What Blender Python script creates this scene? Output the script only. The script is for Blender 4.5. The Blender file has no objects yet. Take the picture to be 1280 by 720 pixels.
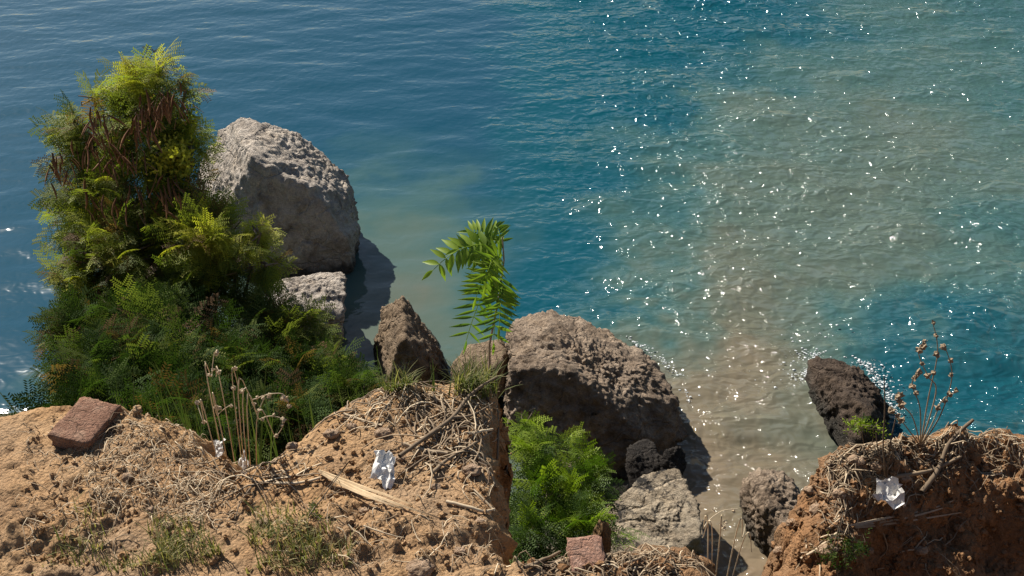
import bpy, bmesh, math, random
import numpy as np
from mathutils import Vector, Matrix

# ------------------------------------------------------------------ camera
random.seed(5)
rng = np.random.default_rng(11)
scene = bpy.context.scene
H, PITCH, F = 8.0, math.radians(33.0), 1344.0          # eye height over the sea, look-down, focal length (1280 px wide)
cam_d = bpy.data.cameras.new('camera')
cam = bpy.data.objects.new('camera', cam_d)
scene.collection.objects.link(cam)
cam.location = (0, 0, H)
cam.rotation_euler = (math.pi / 2 - PITCH, 0, 0)
cam_d.sensor_width = 36.0
cam_d.lens = 36.0 * F / 1280.0
cam_d.clip_start = 0.05
cam_d.clip_end = 12000
scene.camera = cam

# ------------------------------------------------------------------ sky, sun, exposure
SUN_AZ, SUN_EL = math.radians(-38.0), math.radians(40.0)   # azimuth from +Y, clockwise
sun_dir = Vector((math.sin(SUN_AZ) * math.cos(SUN_EL), math.cos(SUN_AZ) * math.cos(SUN_EL), math.sin(SUN_EL)))
world = bpy.data.worlds.new('World')
scene.world = world
world.use_nodes = True
wn = world.node_tree.nodes
sky = wn.new('ShaderNodeTexSky')
sky.sky_type = 'NISHITA'
sky.sun_disc = False
sky.sun_elevation = SUN_EL
sky.sun_rotation = SUN_AZ
sky.air_density = 1.0
sky.dust_density = 0.6
world.node_tree.links.new(sky.outputs[0], wn['Background'].inputs[0])
wn['Background'].inputs[1].default_value = 0.05
sl = bpy.data.lights.new('sun', 'SUN')
sl.energy = 5.0
sl.angle = math.radians(0.53)
sl.color = (1.0, 0.94, 0.85)
sun = bpy.data.objects.new('sun', sl)
sun.rotation_euler = (-sun_dir).to_track_quat('-Z', 'Y').to_euler()
sun.location = sun_dir * 40
scene.collection.objects.link(sun)
scene.view_settings.view_transform = 'Standard'
scene.view_settings.look = 'None'
scene.view_settings.gamma = 1.0
scene.view_settings.use_curve_mapping = False
scene.view_settings.exposure = 0.75
scene.cycles.max_bounces = 6
scene.cycles.diffuse_bounces = 3
scene.cycles.glossy_bounces = 3
scene.cycles.transmission_bounces = 4
scene.cycles.use_denoising = True

COL = scene.collection
LOC = {}


# ------------------------------------------------------------------ pixel <-> place
CP, SP = math.cos(PITCH), math.sin(PITCH)


def P(px, py, Y):
    """the point at forward distance Y seen at photograph pixel px, py"""
    u, v = (px - 640) / F, -(py - 360) / F
    dy, dz = CP + v * SP, -SP + v * CP
    t = Y / dy
    return Vector((u * t, Y, H + dz * t))


def PZ(px, py, z=0.0):
    u, v = (px - 640) / F, -(py - 360) / F
    dy, dz = CP + v * SP, -SP + v * CP
    t = (z - H) / dz
    return Vector((u * t, dy * t, z))


# ------------------------------------------------------------------ noise
_perm = np.random.default_rng(3).permutation(256)
_perm = np.concatenate([_perm, _perm, _perm])
_g = np.random.default_rng(4).normal(size=(256, 3))
_g /= np.linalg.norm(_g, axis=1)[:, None]


def perlin(p):
    p = np.asarray(p, dtype=np.float64)
    i = np.floor(p).astype(np.int64)
    f = p - i
    i &= 255
    w = f * f * f * (f * (f * 6 - 15) + 10)
    out = np.zeros(len(p))
    for a in (0, 1):
        for b in (0, 1):
            for c in (0, 1):
                h = _perm[_perm[_perm[(i[:, 0] + a) & 255] + ((i[:, 1] + b) & 255)] + ((i[:, 2] + c) & 255)]
                d = (_g[h] * (f - np.array([a, b, c]))).sum(1)
                out += d * (w[:, 0] if a else 1 - w[:, 0]) * (w[:, 1] if b else 1 - w[:, 1]) * (w[:, 2] if c else 1 - w[:, 2])
    return out * 1.6


def fbm(p, octs=4, gain=0.5, ridge=False):
    p = np.asarray(p, dtype=np.float64)
    s, a = np.zeros(len(p)), 1.0
    for o in range(octs):
        n = perlin(p * 2.03 ** o + 17.3 * o)
        s += a * ((0.5 - np.abs(n)) if ridge else n)
        a *= gain
    return s


def sstep(a, b, x):
    t = np.clip((x - a) / (b - a), 0, 1)
    return t * t * (3 - 2 * t)


# ------------------------------------------------------------------ object helpers
def link(o, parent=None, origin=(0, 0, 0)):
    COL.objects.link(o)
    origin = Vector(origin)
    LOC[o.name] = origin
    if parent is not None:
        o.parent = parent
        o.location = origin - LOC[parent.name]
    else:
        o.location = origin
    return o


def tag(o, label=None, cat=None, group=None, kind=None):
    if label:
        o['label'] = label
    if cat:
        o['category'] = cat
    if group:
        o['group'] = group
    if kind:
        o['kind'] = kind
    return o


def thing(name, base, label, cat, group=None):
    return tag(link(bpy.data.objects.new(name, None), None, base), label, cat, group)


def mesh_np(name, V, Fc, mat=None, smooth=True, attrs=None):
    V = np.asarray(V, dtype=np.float32)
    Fc = np.asarray(Fc, dtype=np.int32)
    me = bpy.data.meshes.new(name)
    n, k = Fc.shape
    me.vertices.add(len(V))
    me.vertices.foreach_set('co', V.ravel())
    me.loops.add(n * k)
    me.loops.foreach_set('vertex_index', Fc.ravel())
    me.polygons.add(n)
    me.polygons.foreach_set('loop_start', np.arange(0, n * k, k, dtype=np.int32))
    me.polygons.foreach_set('use_smooth', np.full(n, smooth, dtype=bool))
    me.update(calc_edges=True)
    for an, av in (attrs or {}).items():
        a = me.attributes.new(an, 'FLOAT', 'POINT')
        a.data.foreach_set('value', np.asarray(av, dtype=np.float32))
    if mat:
        me.materials.append(mat)
    return me


def obj(name, V, Fc, mat, parent=None, origin=None, smooth=True, attrs=None):
    V = np.asarray(V, dtype=np.float64)
    if origin is None:
        origin = V.mean(0) if parent is not None else np.array([V[:, 0].mean(), V[:, 1].mean(), V[:, 2].min()])
    origin = np.array(origin, dtype=np.float64)
    me = mesh_np(name, V - origin, Fc, mat, smooth, attrs)
    return link(bpy.data.objects.new(name, me), parent, origin)


class MB:
    """collects quads (triangles are padded)"""
    def __init__(self):
        self.V, self.F, self.A, self.n = [], [], [], 0

    def add(self, V, Fc, a=0.0):
        V = np.asarray(V, float)
        Fc = np.asarray(Fc, int)
        self.V.append(V)
        self.F.append(Fc + self.n)
        self.A.append(np.full(len(V), a))
        self.n += len(V)

    def tube(self, pts, r0, r1, sides=5, a=0.0, rough=0.0):
        pts = np.asarray([tuple(p) for p in pts], float)
        n = len(pts)
        tn = np.gradient(pts, axis=0)
        tn /= np.linalg.norm(tn, axis=1)[:, None] + 1e-9
        ref = np.array([0.0, 0.0, 1.0]) if abs(tn[:, 2].mean()) < 0.8 else np.array([1.0, 0.0, 0.0])
        s = np.cross(tn, ref)
        s /= np.linalg.norm(s, axis=1)[:, None] + 1e-9
        b = np.cross(s, tn)
        rr = np.linspace(r0, r1, n)
        if rough:
            rr = rr * (1 + rough * rng.normal(size=n))
        th = np.linspace(0, 2 * math.pi, sides, endpoint=False)
        V = (pts[:, None, :] + rr[:, None, None] * (np.cos(th)[None, :, None] * s[:, None, :] + np.sin(th)[None, :, None] * b[:, None, :])).reshape(-1, 3)
        Fc = []
        for i in range(n - 1):
            for j in range(sides):
                k = (j + 1) % sides
                Fc.append((i * sides + j, i * sides + k, (i + 1) * sides + k, (i + 1) * sides + j))
        self.add(V, Fc, a)

    def build(self, name, mat, parent=None, smooth=True, origin=None):
        return obj(name, np.concatenate(self.V), np.concatenate(self.F), mat, parent, origin, smooth,
                   {'tint': np.concatenate(self.A)})


# ------------------------------------------------------------------ materials
def mat_new(name):
    m = bpy.data.materials.new(name)
    m.use_nodes = True
    nt = m.node_tree
    b = nt.nodes['Principled BSDF']
    return m, nt, b


def N(nt, kind, **kw):
    n = nt.nodes.new(kind)
    for k, v in kw.items():
        if k in n.inputs:
            n.inputs[k].default_value = v
        else:
            setattr(n, k, v)
    return n


def ramp(nt, src, stops):
    r = nt.nodes.new('ShaderNodeValToRGB')
    el = r.color_ramp.elements
    while len(el) < len(stops):
        el.new(0.5)
    for e, (p, c) in zip(el, stops):
        e.position = p
        e.color = (c[0], c[1], c[2], 1)
    nt.links.new(src, r.inputs[0])
    return r.outputs[0]


def mixc(nt, fac, a, b, mode='MIX'):
    m = nt.nodes.new('ShaderNodeMix')
    m.data_type = 'RGBA'
    m.blend_type = mode
    if isinstance(fac, (int, float)):
        m.inputs[0].default_value = fac
    else:
        nt.links.new(fac, m.inputs[0])
    for s, v in ((6, a), (7, b)):
        if isinstance(v, tuple):
            m.inputs[s].default_value = (*v, 1)
        else:
            nt.links.new(v, m.inputs[s])
    return m.outputs[2]


def noise_n(nt, coord, scale, detail=6, rough=0.6, dist=0.0):
    n = N(nt, 'ShaderNodeTexNoise', Scale=scale, Detail=detail, Roughness=rough, Distortion=dist)
    nt.links.new(coord, n.inputs['Vector'])
    return n.outputs[0]


def mapping(nt, src, scale=(1, 1, 1), rot=(0, 0, 0)):
    m = nt.nodes.new('ShaderNodeMapping')
    m.inputs['Scale'].default_value = scale
    m.inputs['Rotation'].default_value = rot
    nt.links.new(src, m.inputs[0])
    return m.outputs[0]


def math_n(nt, op, a, b):
    m = nt.nodes.new('ShaderNodeMath')
    m.operation = op
    for i, v in enumerate((a, b)):
        if isinstance(v, (int, float)):
            m.inputs[i].default_value = v
        else:
            nt.links.new(v, m.inputs[i])
    return m.outputs[0]


def bump(nt, height, bsdf, dist=1.0, strength=1.0, prev=None):
    b = N(nt, 'ShaderNodeBump', Strength=strength, Distance=dist)
    nt.links.new(height, b.inputs['Height'])
    if prev is not None:
        nt.links.new(prev, b.inputs['Normal'])
    nt.links.new(b.outputs[0], bsdf.inputs['Normal'])
    return b.outputs[0]


def rock_mat(name, dark, mid, light, stain=(0.03, 0.028, 0.025), stain_at=0.62, scale=1.0):
    m, nt, b = mat_new(name)
    tc = nt.nodes.new('ShaderNodeTexCoord')
    co = tc.outputs['Object']
    c1 = ramp(nt, noise_n(nt, co, 3.5 * scale, 9, 0.68, 0.3), [(0.30, dark), (0.48, mid), (0.72, light)])
    st = ramp(nt, noise_n(nt, co, 6.0 * scale, 10, 0.75, 0.6), [(stain_at, (0, 0, 0)), (stain_at + 0.07, (1, 1, 1))])
    c2 = mixc(nt, st, c1, stain)
    big = ramp(nt, noise_n(nt, co, 1.3 * scale, 7, 0.7, 0.8), [(0.36, (0.62, 0.58, 0.54)), (0.50, (1, 1, 1)), (0.68, (1.18, 1.12, 1.02))])
    c2 = mixc(nt, 0.85, c2, big, 'MULTIPLY')
    sp = ramp(nt, noise_n(nt, co, 60.0 * scale, 4, 0.7), [(0.35, (0.72, 0.72, 0.72)), (0.65, (1.2, 1.2, 1.2))])
    c3 = mixc(nt, 0.8, c2, sp, 'MULTIPLY')
    wob = N(nt, 'ShaderNodeTexNoise', Scale=2.2 * scale, Detail=5.0)
    nt.links.new(co, wob.inputs['Vector'])
    cw = nt.nodes.new('ShaderNodeVectorMath')
    cw.operation = 'MULTIPLY_ADD'
    nt.links.new(wob.outputs[1], cw.inputs[0])
    cw.inputs[1].default_value = (0.7 / scale,) * 3
    nt.links.new(co, cw.inputs[2])
    crk = N(nt, 'ShaderNodeTexVoronoi', Scale=1.3 * scale, feature='DISTANCE_TO_EDGE')
    nt.links.new(cw.outputs[0], crk.inputs['Vector'])
    crack = ramp(nt, crk.outputs['Distance'], [(0.0, (0, 0, 0)), (0.035, (1, 1, 1))])
    geo = nt.nodes.new('ShaderNodeNewGeometry')
    sep = nt.nodes.new('ShaderNodeSeparateXYZ')
    nt.links.new(geo.outputs['Position'], sep.inputs[0])
    zz = math_n(nt, 'ADD', sep.outputs[2], math_n(nt, 'MULTIPLY', noise_n(nt, co, 4.0, 6, 0.6), -0.35))
    wet = nt.nodes.new('ShaderNodeMapRange')                # wet, weed-stained foot at the waterline
    for i, v in enumerate((-0.06, 0.10, 1.0, 0.0)):
        wet.inputs[i + 1].default_value = v
    nt.links.new(zz, wet.inputs[0])
    c4 = mixc(nt, math_n(nt, 'MULTIPLY', wet.outputs[0], 0.85), c3, (0.03, 0.028, 0.022))
    nt.links.new(c4, b.inputs['Base Color'])
    rg = nt.nodes.new('ShaderNodeMapRange')
    rg.inputs[3].default_value, rg.inputs[4].default_value = 0.92, 0.45
    nt.links.new(wet.outputs[0], rg.inputs[0])
    nt.links.new(rg.outputs[0], b.inputs['Roughness'])
    b.inputs['Specular IOR Level'].default_value = 0.15
    v = N(nt, 'ShaderNodeTexVoronoi', Scale=16.0 * scale)
    v.feature = 'F1'
    nt.links.new(co, v.inputs['Vector'])
    h1 = noise_n(nt, co, 22.0 * scale, 10, 0.72, 0.4)
    h = math_n(nt, 'ADD', math_n(nt, 'MULTIPLY', h1, 1.0), math_n(nt, 'MULTIPLY', v.outputs[0], 0.35))
    h = math_n(nt, 'ADD', h, math_n(nt, 'MULTIPLY', crack, 0.5))
    bump(nt, h, b, 0.085 / scale, 1.0)
    return m


def plain_mat(name, c1, c2, scale=30.0, rough=0.85, bump_d=0.002, stretch=(1, 1, 1)):
    m, nt, b = mat_new(name)
    tc = nt.nodes.new('ShaderNodeTexCoord')
    co = mapping(nt, tc.outputs['Object'], stretch)
    n = noise_n(nt, co, scale, 6, 0.65)
    nt.links.new(ramp(nt, n, [(0.3, c1), (0.7, c2)]), b.inputs['Base Color'])
    b.inputs['Roughness'].default_value = rough
    b.inputs['Specular IOR Level'].default_value = 0.2
    bump(nt, n, b, bump_d, 0.8)
    return m


def tint_mat(name, stops, rough=0.7, trans=0.0, spec=0.2):
    """colour of each leaf / twig from its own 'tint' value; thin leaves let light through"""
    m, nt, b = mat_new(name)
    at = N(nt, 'ShaderNodeAttribute', attribute_name='tint')
    c = ramp(nt, at.outputs['Fac'], stops)
    nt.links.new(c, b.inputs['Base Color'])
    b.inputs['Roughness'].default_value = rough
    b.inputs['Specular IOR Level'].default_value = spec
    if trans:
        t = nt.nodes.new('ShaderNodeBsdfTranslucent')
        c2 = mixc(nt, 1.0, c, (1.1, 1.25, 0.5), 'MULTIPLY')
        nt.links.new(c2, t.inputs[0])
        mx = nt.nodes.new('ShaderNodeMixShader')
        mx.inputs[0].default_value = trans
        nt.links.new(b.outputs[0], mx.inputs[1])
        nt.links.new(t.outputs[0], mx.inputs[2])
        nt.links.new(mx.outputs[0], nt.nodes['Material Output'].inputs[0])
    return m


M = {}
M['rock_pale'] = rock_mat('pale_grey_rock', (0.26, 0.22, 0.18), (0.50, 0.435, 0.365), (0.66, 0.59, 0.505), (0.13, 0.09, 0.08), 0.66)
M['rock_tan'] = rock_mat('tan_rock', (0.11, 0.08, 0.055), (0.24, 0.175, 0.115), (0.36, 0.27, 0.185), (0.06, 0.045, 0.035), 0.6, 1.6)
M['rock_brown'] = rock_mat('brown_rock', (0.13, 0.095, 0.068), (0.31, 0.235, 0.17), (0.49, 0.385, 0.285), (0.04, 0.03, 0.027), 0.60)
M['rock_cream'] = rock_mat('cream_rock', (0.22, 0.17, 0.115), (0.45, 0.365, 0.26), (0.58, 0.49, 0.36), (0.05, 0.046, 0.042), 0.515, 0.8)
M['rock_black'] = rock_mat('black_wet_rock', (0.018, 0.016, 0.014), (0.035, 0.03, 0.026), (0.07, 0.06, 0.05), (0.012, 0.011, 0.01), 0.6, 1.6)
M['rock_dark'] = rock_mat('dark_brown_rock', (0.035, 0.026, 0.02), (0.085, 0.062, 0.046), (0.16, 0.12, 0.09), (0.02, 0.017, 0.015), 0.6, 1.6)
M['stone'] = rock_mat('soil_stone', (0.25, 0.16, 0.10), (0.42, 0.29, 0.19), (0.55, 0.42, 0.31), (0.2, 0.13, 0.08), 0.7, 10)
M['wood'] = tint_mat('dry_wood', [(0.0, (0.10, 0.07, 0.045)), (0.5, (0.30, 0.22, 0.14)), (1.0, (0.62, 0.50, 0.34))], 0.8)
M['bark'] = tint_mat('bark', [(0.0, (0.08, 0.06, 0.04)), (1.0, (0.32, 0.25, 0.18))], 0.9)
M['leaf'] = tint_mat('feathery_leaf', [(0.0, (0.17, 0.095, 0.045)), (0.05, (0.15, 0.09, 0.04)), (0.08, (0.035, 0.055, 0.015)), (0.35, (0.105, 0.14, 0.028)), (0.7, (0.26, 0.29, 0.05)), (1.0, (0.46, 0.43, 0.055))], 0.55, 0.45)
M['leaf_dark'] = tint_mat('dark_leaf', [(0.0, (0.15, 0.085, 0.04)), (0.05, (0.13, 0.08, 0.04)), (0.08, (0.018, 0.034, 0.009)), (0.5, (0.05, 0.085, 0.02)), (1.0, (0.17, 0.19, 0.045))], 0.7, 0.4, 0.08)
M['leaf_bright'] = tint_mat('bright_leaf', [(0.0, (0.02, 0.042, 0.007)), (0.5, (0.065, 0.12, 0.012)), (1.0, (0.25, 0.33, 0.03))], 0.5, 0.42)
M['leaf_fresh'] = tint_mat('fresh_leaflet', [(0.0, (0.08, 0.16, 0.035)), (1.0, (0.27, 0.38, 0.04))], 0.45, 0.45)
M['grass'] = tint_mat('grass_blade', [(0.0, (0.045, 0.07, 0.02)), (0.5, (0.13, 0.145, 0.05)), (1.0, (0.42, 0.34, 0.18))], 0.7, 0.35)
M['pod'] = tint_mat('seed_pod', [(0.0, (0.09, 0.045, 0.025)), (1.0, (0.30, 0.16, 0.09))], 0.6, 0.25)
M['brick_l'] = rock_mat('worn_clay', (0.20, 0.105, 0.07), (0.30, 0.165, 0.11), (0.40, 0.26, 0.18), (0.13, 0.08, 0.055), 0.62, 9)
M['brick_r'] = rock_mat('pink_clay', (0.32, 0.17, 0.12), (0.42, 0.24, 0.17), (0.50, 0.33, 0.25), (0.24, 0.14, 0.10), 0.62, 9)
M['paper'] = plain_mat('white_paper', (0.60, 0.57, 0.52), (0.80, 0.78, 0.74), 30, 0.7, 0.001)
M['palm'] = plain_mat('dry_palm', (0.40, 0.27, 0.14), (0.66, 0.50, 0.31), 30, 0.7, 0.002, (1, 1, 1))
M['palm_grey'] = plain_mat('grey_palm', (0.20, 0.15, 0.10), (0.42, 0.34, 0.25), 30, 0.7, 0.002, (1, 1, 1))
M['foam'] = plain_mat('foam', (0.62, 0.66, 0.66), (0.82, 0.84, 0.84), 60, 0.5, 0.002)


def make_soil():
    m, nt, b = mat_new('soil')
    tc = nt.nodes.new('ShaderNodeTexCoord')
    co = tc.outputs['Object']
    at = N(nt, 'ShaderNodeAttribute', attribute_name='red')
    n1 = noise_n(nt, co, 5.0, 8, 0.65, 0.3)
    left = ramp(nt, n1, [(0.25, (0.27, 0.15, 0.072)), (0.5, (0.41, 0.25, 0.125)), (0.75, (0.52, 0.345, 0.19))])
    right = ramp(nt, n1, [(0.25, (0.13, 0.068, 0.03)), (0.5, (0.29, 0.15, 0.07)), (0.78, (0.44, 0.26, 0.14))])
    c = mixc(nt, at.outputs['Fac'], left, right)
    dust = ramp(nt, noise_n(nt, co, 2.6, 7, 0.62, 0.6), [(0.42, (0, 0, 0)), (0.66, (0.75, 0.75, 0.75))])
    c = mixc(nt, dust, c, mixc(nt, at.outputs['Fac'], (0.33, 0.23, 0.145), (0.14, 0.09, 0.055)))
    n2 = noise_n(nt, co, 70.0, 5, 0.75)
    sp = ramp(nt, n2, [(0.33, (0.62, 0.58, 0.55)), (0.5, (1, 1, 1)), (0.68, (1.25, 1.22, 1.18))])
    c = mixc(nt, 0.85, c, sp, 'MULTIPLY')
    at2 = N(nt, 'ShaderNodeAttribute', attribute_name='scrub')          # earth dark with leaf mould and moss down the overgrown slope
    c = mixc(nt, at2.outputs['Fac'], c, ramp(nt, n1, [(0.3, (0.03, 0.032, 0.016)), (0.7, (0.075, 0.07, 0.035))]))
    v = N(nt, 'ShaderNodeTexVoronoi', Scale=120.0)
    nt.links.new(co, v.inputs['Vector'])
    nt.links.new(c, b.inputs['Base Color'])
    b.inputs['Roughness'].default_value = 0.95
    b.inputs['Specular IOR Level'].default_value = 0.1
    h = math_n(nt, 'ADD', noise_n(nt, co, 45.0, 8, 0.75), math_n(nt, 'MULTIPLY', v.outputs[0], -0.4))
    bump(nt, h, b, 0.016, 0.9)
    return m


M['soil'] = make_soil()


def make_water():
    m, nt, b = mat_new('sea_water')
    tc = nt.nodes.new('ShaderNodeTexCoord')
    co = tc.outputs['Object']
    sed = N(nt, 'ShaderNodeAttribute', attribute_name='sediment').outputs['Fac']
    teal = N(nt, 'ShaderNodeAttribute', attribute_name='teal').outputs['Fac']
    chop = N(nt, 'ShaderNodeAttribute', attribute_name='chop').outputs['Fac']
    n0 = noise_n(nt, co, 0.45, 5, 0.6, 0.8)
    sd = math_n(nt, 'MULTIPLY', sed, math_n(nt, 'ADD', 0.78, math_n(nt, 'MULTIPLY', n0, 0.44)))
    clean = mixc(nt, teal, (0.005, 0.048, 0.082), (0.003, 0.060, 0.084))
    mud = ramp(nt, sd, [(0.0, (0.02, 0.085, 0.10)), (0.3, (0.055, 0.11, 0.095)), (0.55, (0.095, 0.112, 0.085)), (0.8, (0.155, 0.128, 0.086)), (1.0, (0.21, 0.155, 0.10))])
    fac = nt.nodes.new('ShaderNodeMapRange')
    fac.inputs[1].default_value = 0.02
    fac.inputs[2].default_value = 0.45
    fac.interpolation_type = 'SMOOTHSTEP'
    nt.links.new(sd, fac.inputs[0])
    nt.links.new(mixc(nt, fac.outputs[0], clean, mud), b.inputs['Base Color'])
    b.inputs['Roughness'].default_value = 1.0
    b.inputs['Specular IOR Level'].default_value = 0.0
    up = nt.nodes.new('ShaderNodeCombineXYZ')          # light scattered back from inside the water does not follow the ripples
    up.inputs[2].default_value = 1.0
    b.inputs['Coat Weight'].default_value = 1.0
    b.inputs['Coat IOR'].default_value = 1.33
    b.inputs['Coat Roughness'].default_value = 0.075
    # ripples too short for the mesh
    c1 = mapping(nt, co, (0.7, 1.3, 1), (0, 0, 0.15))
    a1 = noise_n(nt, c1, 3.4, 2, 0.5, 0.5)
    c2 = mapping(nt, co, (1.0, 1.1, 1), (0, 0, -0.35))
    a2 = noise_n(nt, c2, 5.6, 1, 0.5, 0.4)
    h = math_n(nt, 'ADD', math_n(nt, 'MULTIPLY', a1, 0.12), math_n(nt, 'MULTIPLY', a2, 0.125))
    h = math_n(nt, 'MULTIPLY', h, chop)
    bn = N(nt, 'ShaderNodeBump', Strength=1.0, Distance=1.0)
    nt.links.new(h, bn.inputs['Height'])
    nt.links.new(bn.outputs[0], b.inputs['Coat Normal'])
    soft = nt.nodes.new('ShaderNodeMix')               # light coming back from inside the water hardly follows the ripples
    soft.data_type = 'VECTOR'
    soft.inputs[0].default_value = 0.28
    nt.links.new(up.outputs[0], soft.inputs[4])
    nt.links.new(bn.outputs[0], soft.inputs[5])
    nt.links.new(soft.outputs[1], b.inputs['Normal'])
    return m


M['water'] = make_water()

# ------------------------------------------------------------------ ground
A_SURF = [(-150, 720, 1.62), (0, 720, 1.6), (108, 720, 1.6), (250, 720, 1.58), (400, 720, 1.58), (520, 720, 1.58), (640, 720, 1.55),
          (108, 650, 1.74), (250, 655, 1.72), (400, 650, 1.72), (520, 650, 1.72), (630, 650, 1.72), (0, 640, 1.76),
          (108, 600, 1.88), (190, 590, 1.9), (400, 600, 1.88), (480, 600, 1.89), (600, 600, 1.88), (270, 610, 1.84), (305, 600, 1.87),
          (120, 545, 2.05), (200, 530, 2.06), (230, 545, 2.03), (0, 540, 2.08), (-150, 545, 2.1), (400, 545, 2.07), (480, 540, 2.07), (560, 550, 2.03), (630, 540, 2.07),
          (440, 505, 2.17), (500, 490, 2.2), (560, 495, 2.22), (630, 480, 2.33),
          (700, 716, 1.56), (760, 705, 1.57), (830, 700, 1.58), (880, 715, 1.54), (700, 760, 1.46), (860, 780, 1.42), (500, 900, 1.15), (200, 900, 1.15), (900, 900, 1.15)]
A_EDGE = [(-600, 540, 2.2), (-100, 520, 2.2), (0, 510, 2.2), (108, 500, 2.2), (150, 505, 2.18), (205, 508, 2.13), (245, 522, 2.1), (262, 560, 2.0),
          (300, 590, 1.93), (335, 572, 1.99), (370, 545, 2.08), (420, 510, 2.2), (470, 475, 2.3), (520, 470, 2.36), (580, 462, 2.42), (640, 447, 2.5),
          (645, 560, 2.05), (647, 685, 1.68), (680, 684, 1.68), (760, 678, 1.69), (830, 666, 1.71), (876, 684, 1.66), (905, 735, 1.5), (960, 800, 1.36)]
B_SURF = [(1000, 680, 2.45), (1050, 650, 2.55), (1100, 620, 2.7), (1160, 600, 2.8), (1050, 600, 2.75), (1100, 560, 2.86), (1180, 680, 2.67),
          (1100, 720, 2.57), (1250, 720, 2.62), (1000, 720, 2.40), (1250, 600, 2.85), (1040, 565, 2.83), (1180, 535, 3.0), (1000, 620, 2.64), (965, 690, 2.4),
          (1250, 540, 3.05), (1400, 600, 2.9), (1400, 720, 2.62), (1100, 820, 2.45), (1300, 820, 2.48)]
B_EDGE = [(985, 780, 2.2), (992, 715, 2.33), (998, 676, 2.46), (1012, 636, 2.62), (1026, 606, 2.7), (1040, 570, 2.83), (1055, 541, 2.92), (1120, 545, 2.95),
          (1180, 524, 3.06), (1235, 522, 3.1), (1300, 530, 3.1), (1450, 545, 3.1), (1900, 560, 3.1), (1900, 900, 2.1), (950, 900, 2.0)]


def world_pts(l):
    return np.array([tuple(P(*t)) for t in l])


As, Bs = world_pts(A_SURF + A_EDGE), world_pts(B_SURF + B_EDGE[:11])
Ae = world_pts(A_EDGE)[:, :2]
Ae = np.vstack([Ae, [[0.75, 1.0], [8.0, 0.7], [9.0, -6.0], [-9.0, -6.0], [-9.0, 2.1]]])
Be = world_pts(B_EDGE)[:, :2]


def sdist(x, y, poly):
    """distance to the polygon, negative inside"""
    d = np.full(x.shape, 1e9)
    ins = np.zeros(x.shape, bool)
    n = len(poly)
    for i in range(n):
        ax, ay = poly[i]
        bx, by = poly[(i + 1) % n]
        ex, ey = bx - ax, by - ay
        t = np.clip(((x - ax) * ex + (y - ay) * ey) / (ex * ex + ey * ey + 1e-12), 0, 1)
        d = np.minimum(d, np.hypot(x - ax - t * ex, y - ay - t * ey))
        if abs(ey) > 1e-12:
            c = ((ay > y) != (by > y)) & (x < ex * (y - ay) / ey + ax)
            ins ^= c
    return np.where(ins, -d, d)


def shep(x, y, pts, pw=3.5):
    num, den = np.zeros(x.shape), np.zeros(x.shape)
    for p in pts:
        w = 1.0 / ((x - p[0]) ** 2 + (y - p[1]) ** 2 + 0.004) ** (pw / 2)
        num += w * p[2]
        den += w
    return num / den


def ground_z(x, y, detail=True):
    x, y = np.asarray(x, float), np.asarray(y, float)
    p = np.stack([x, y, np.zeros_like(x)], 1)
    wob = (0.03 * fbm(p * 6.0, 3) + 0.012 * fbm(p * 25 + 5, 2)) * (1 - 0.4 * sstep(-0.2, -0.05, x) * (1 - sstep(0.0, 0.2, x)))
    dA, dB = sdist(x, y, Ae) + wob, sdist(x, y, Be) + wob * 1.3
    sp = lambda d: 0.02 * np.log1p(np.exp(np.clip(d / 0.02, -40, 40)))
    rough = np.clip(1.1 + 0.4 * fbm(p * 3.1 + 9, 2), 0.85, 1.5)
    roughA = rough * (1 + 9 * sstep(-0.45, -0.15, x) * (1 - sstep(0.1, 0.3, x)))
    zA = shep(x, y, As) - np.where(dA < 40 * 0.02, sp(dA), dA) * 2.6 * roughA
    zB = shep(x, y, Bs) - np.where(dB < 40 * 0.02, sp(dB), dB) * 4.5 * rough
    ys = 9.9 - 3.3 * sstep(-0.9, 0.4, x) + 1.2 * sstep(2.0, 4.5, x) - 0.8 * sstep(-4.5, -9.0, x)
    zC = 4.3 - (y - 2.3) * 4.3 / (ys - 2.3)
    zC = np.minimum(zC, 4.6) + 0.22 * fbm(p * 1.2 + 3, 4)
    zC = np.maximum(zC, -3.0)
    z = np.maximum(np.maximum(zA, zB), zC)
    if detail:
        cl = fbm(p * 14 + 2, 4, 0.55)
        z = z + (0.012 * cl + 0.011 * np.maximum(fbm(p * 30 + 7, 3, 0.6), -0.05) + 0.004 * fbm(p * 90, 2)) * (0.55 + 1.1 * sstep(-0.3, 0.5, fbm(p * 2.6 + 40, 2)) + 0.6 * sstep(0.2, 0.5, x))
    return z


def axis(lo, hi, step, far_lo, far_hi, grow=1.09):
    a = list(np.arange(lo, hi, step))
    s, v = step, a[-1]
    while v < far_hi:
        s *= grow
        v += s
        a.append(v)
    s, v, pre = step, a[0], []
    while v > far_lo:
        s *= grow
        v -= s
        pre.append(v)
    return np.array(pre[::-1] + a)


def grid_faces(nx, ny):
    i = np.arange(nx * ny).reshape(ny, nx)
    return np.stack([i[:-1, :-1].ravel(), i[:-1, 1:].ravel(), i[1:, 1:].ravel(), i[1:, :-1].ravel()], 1)


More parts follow.
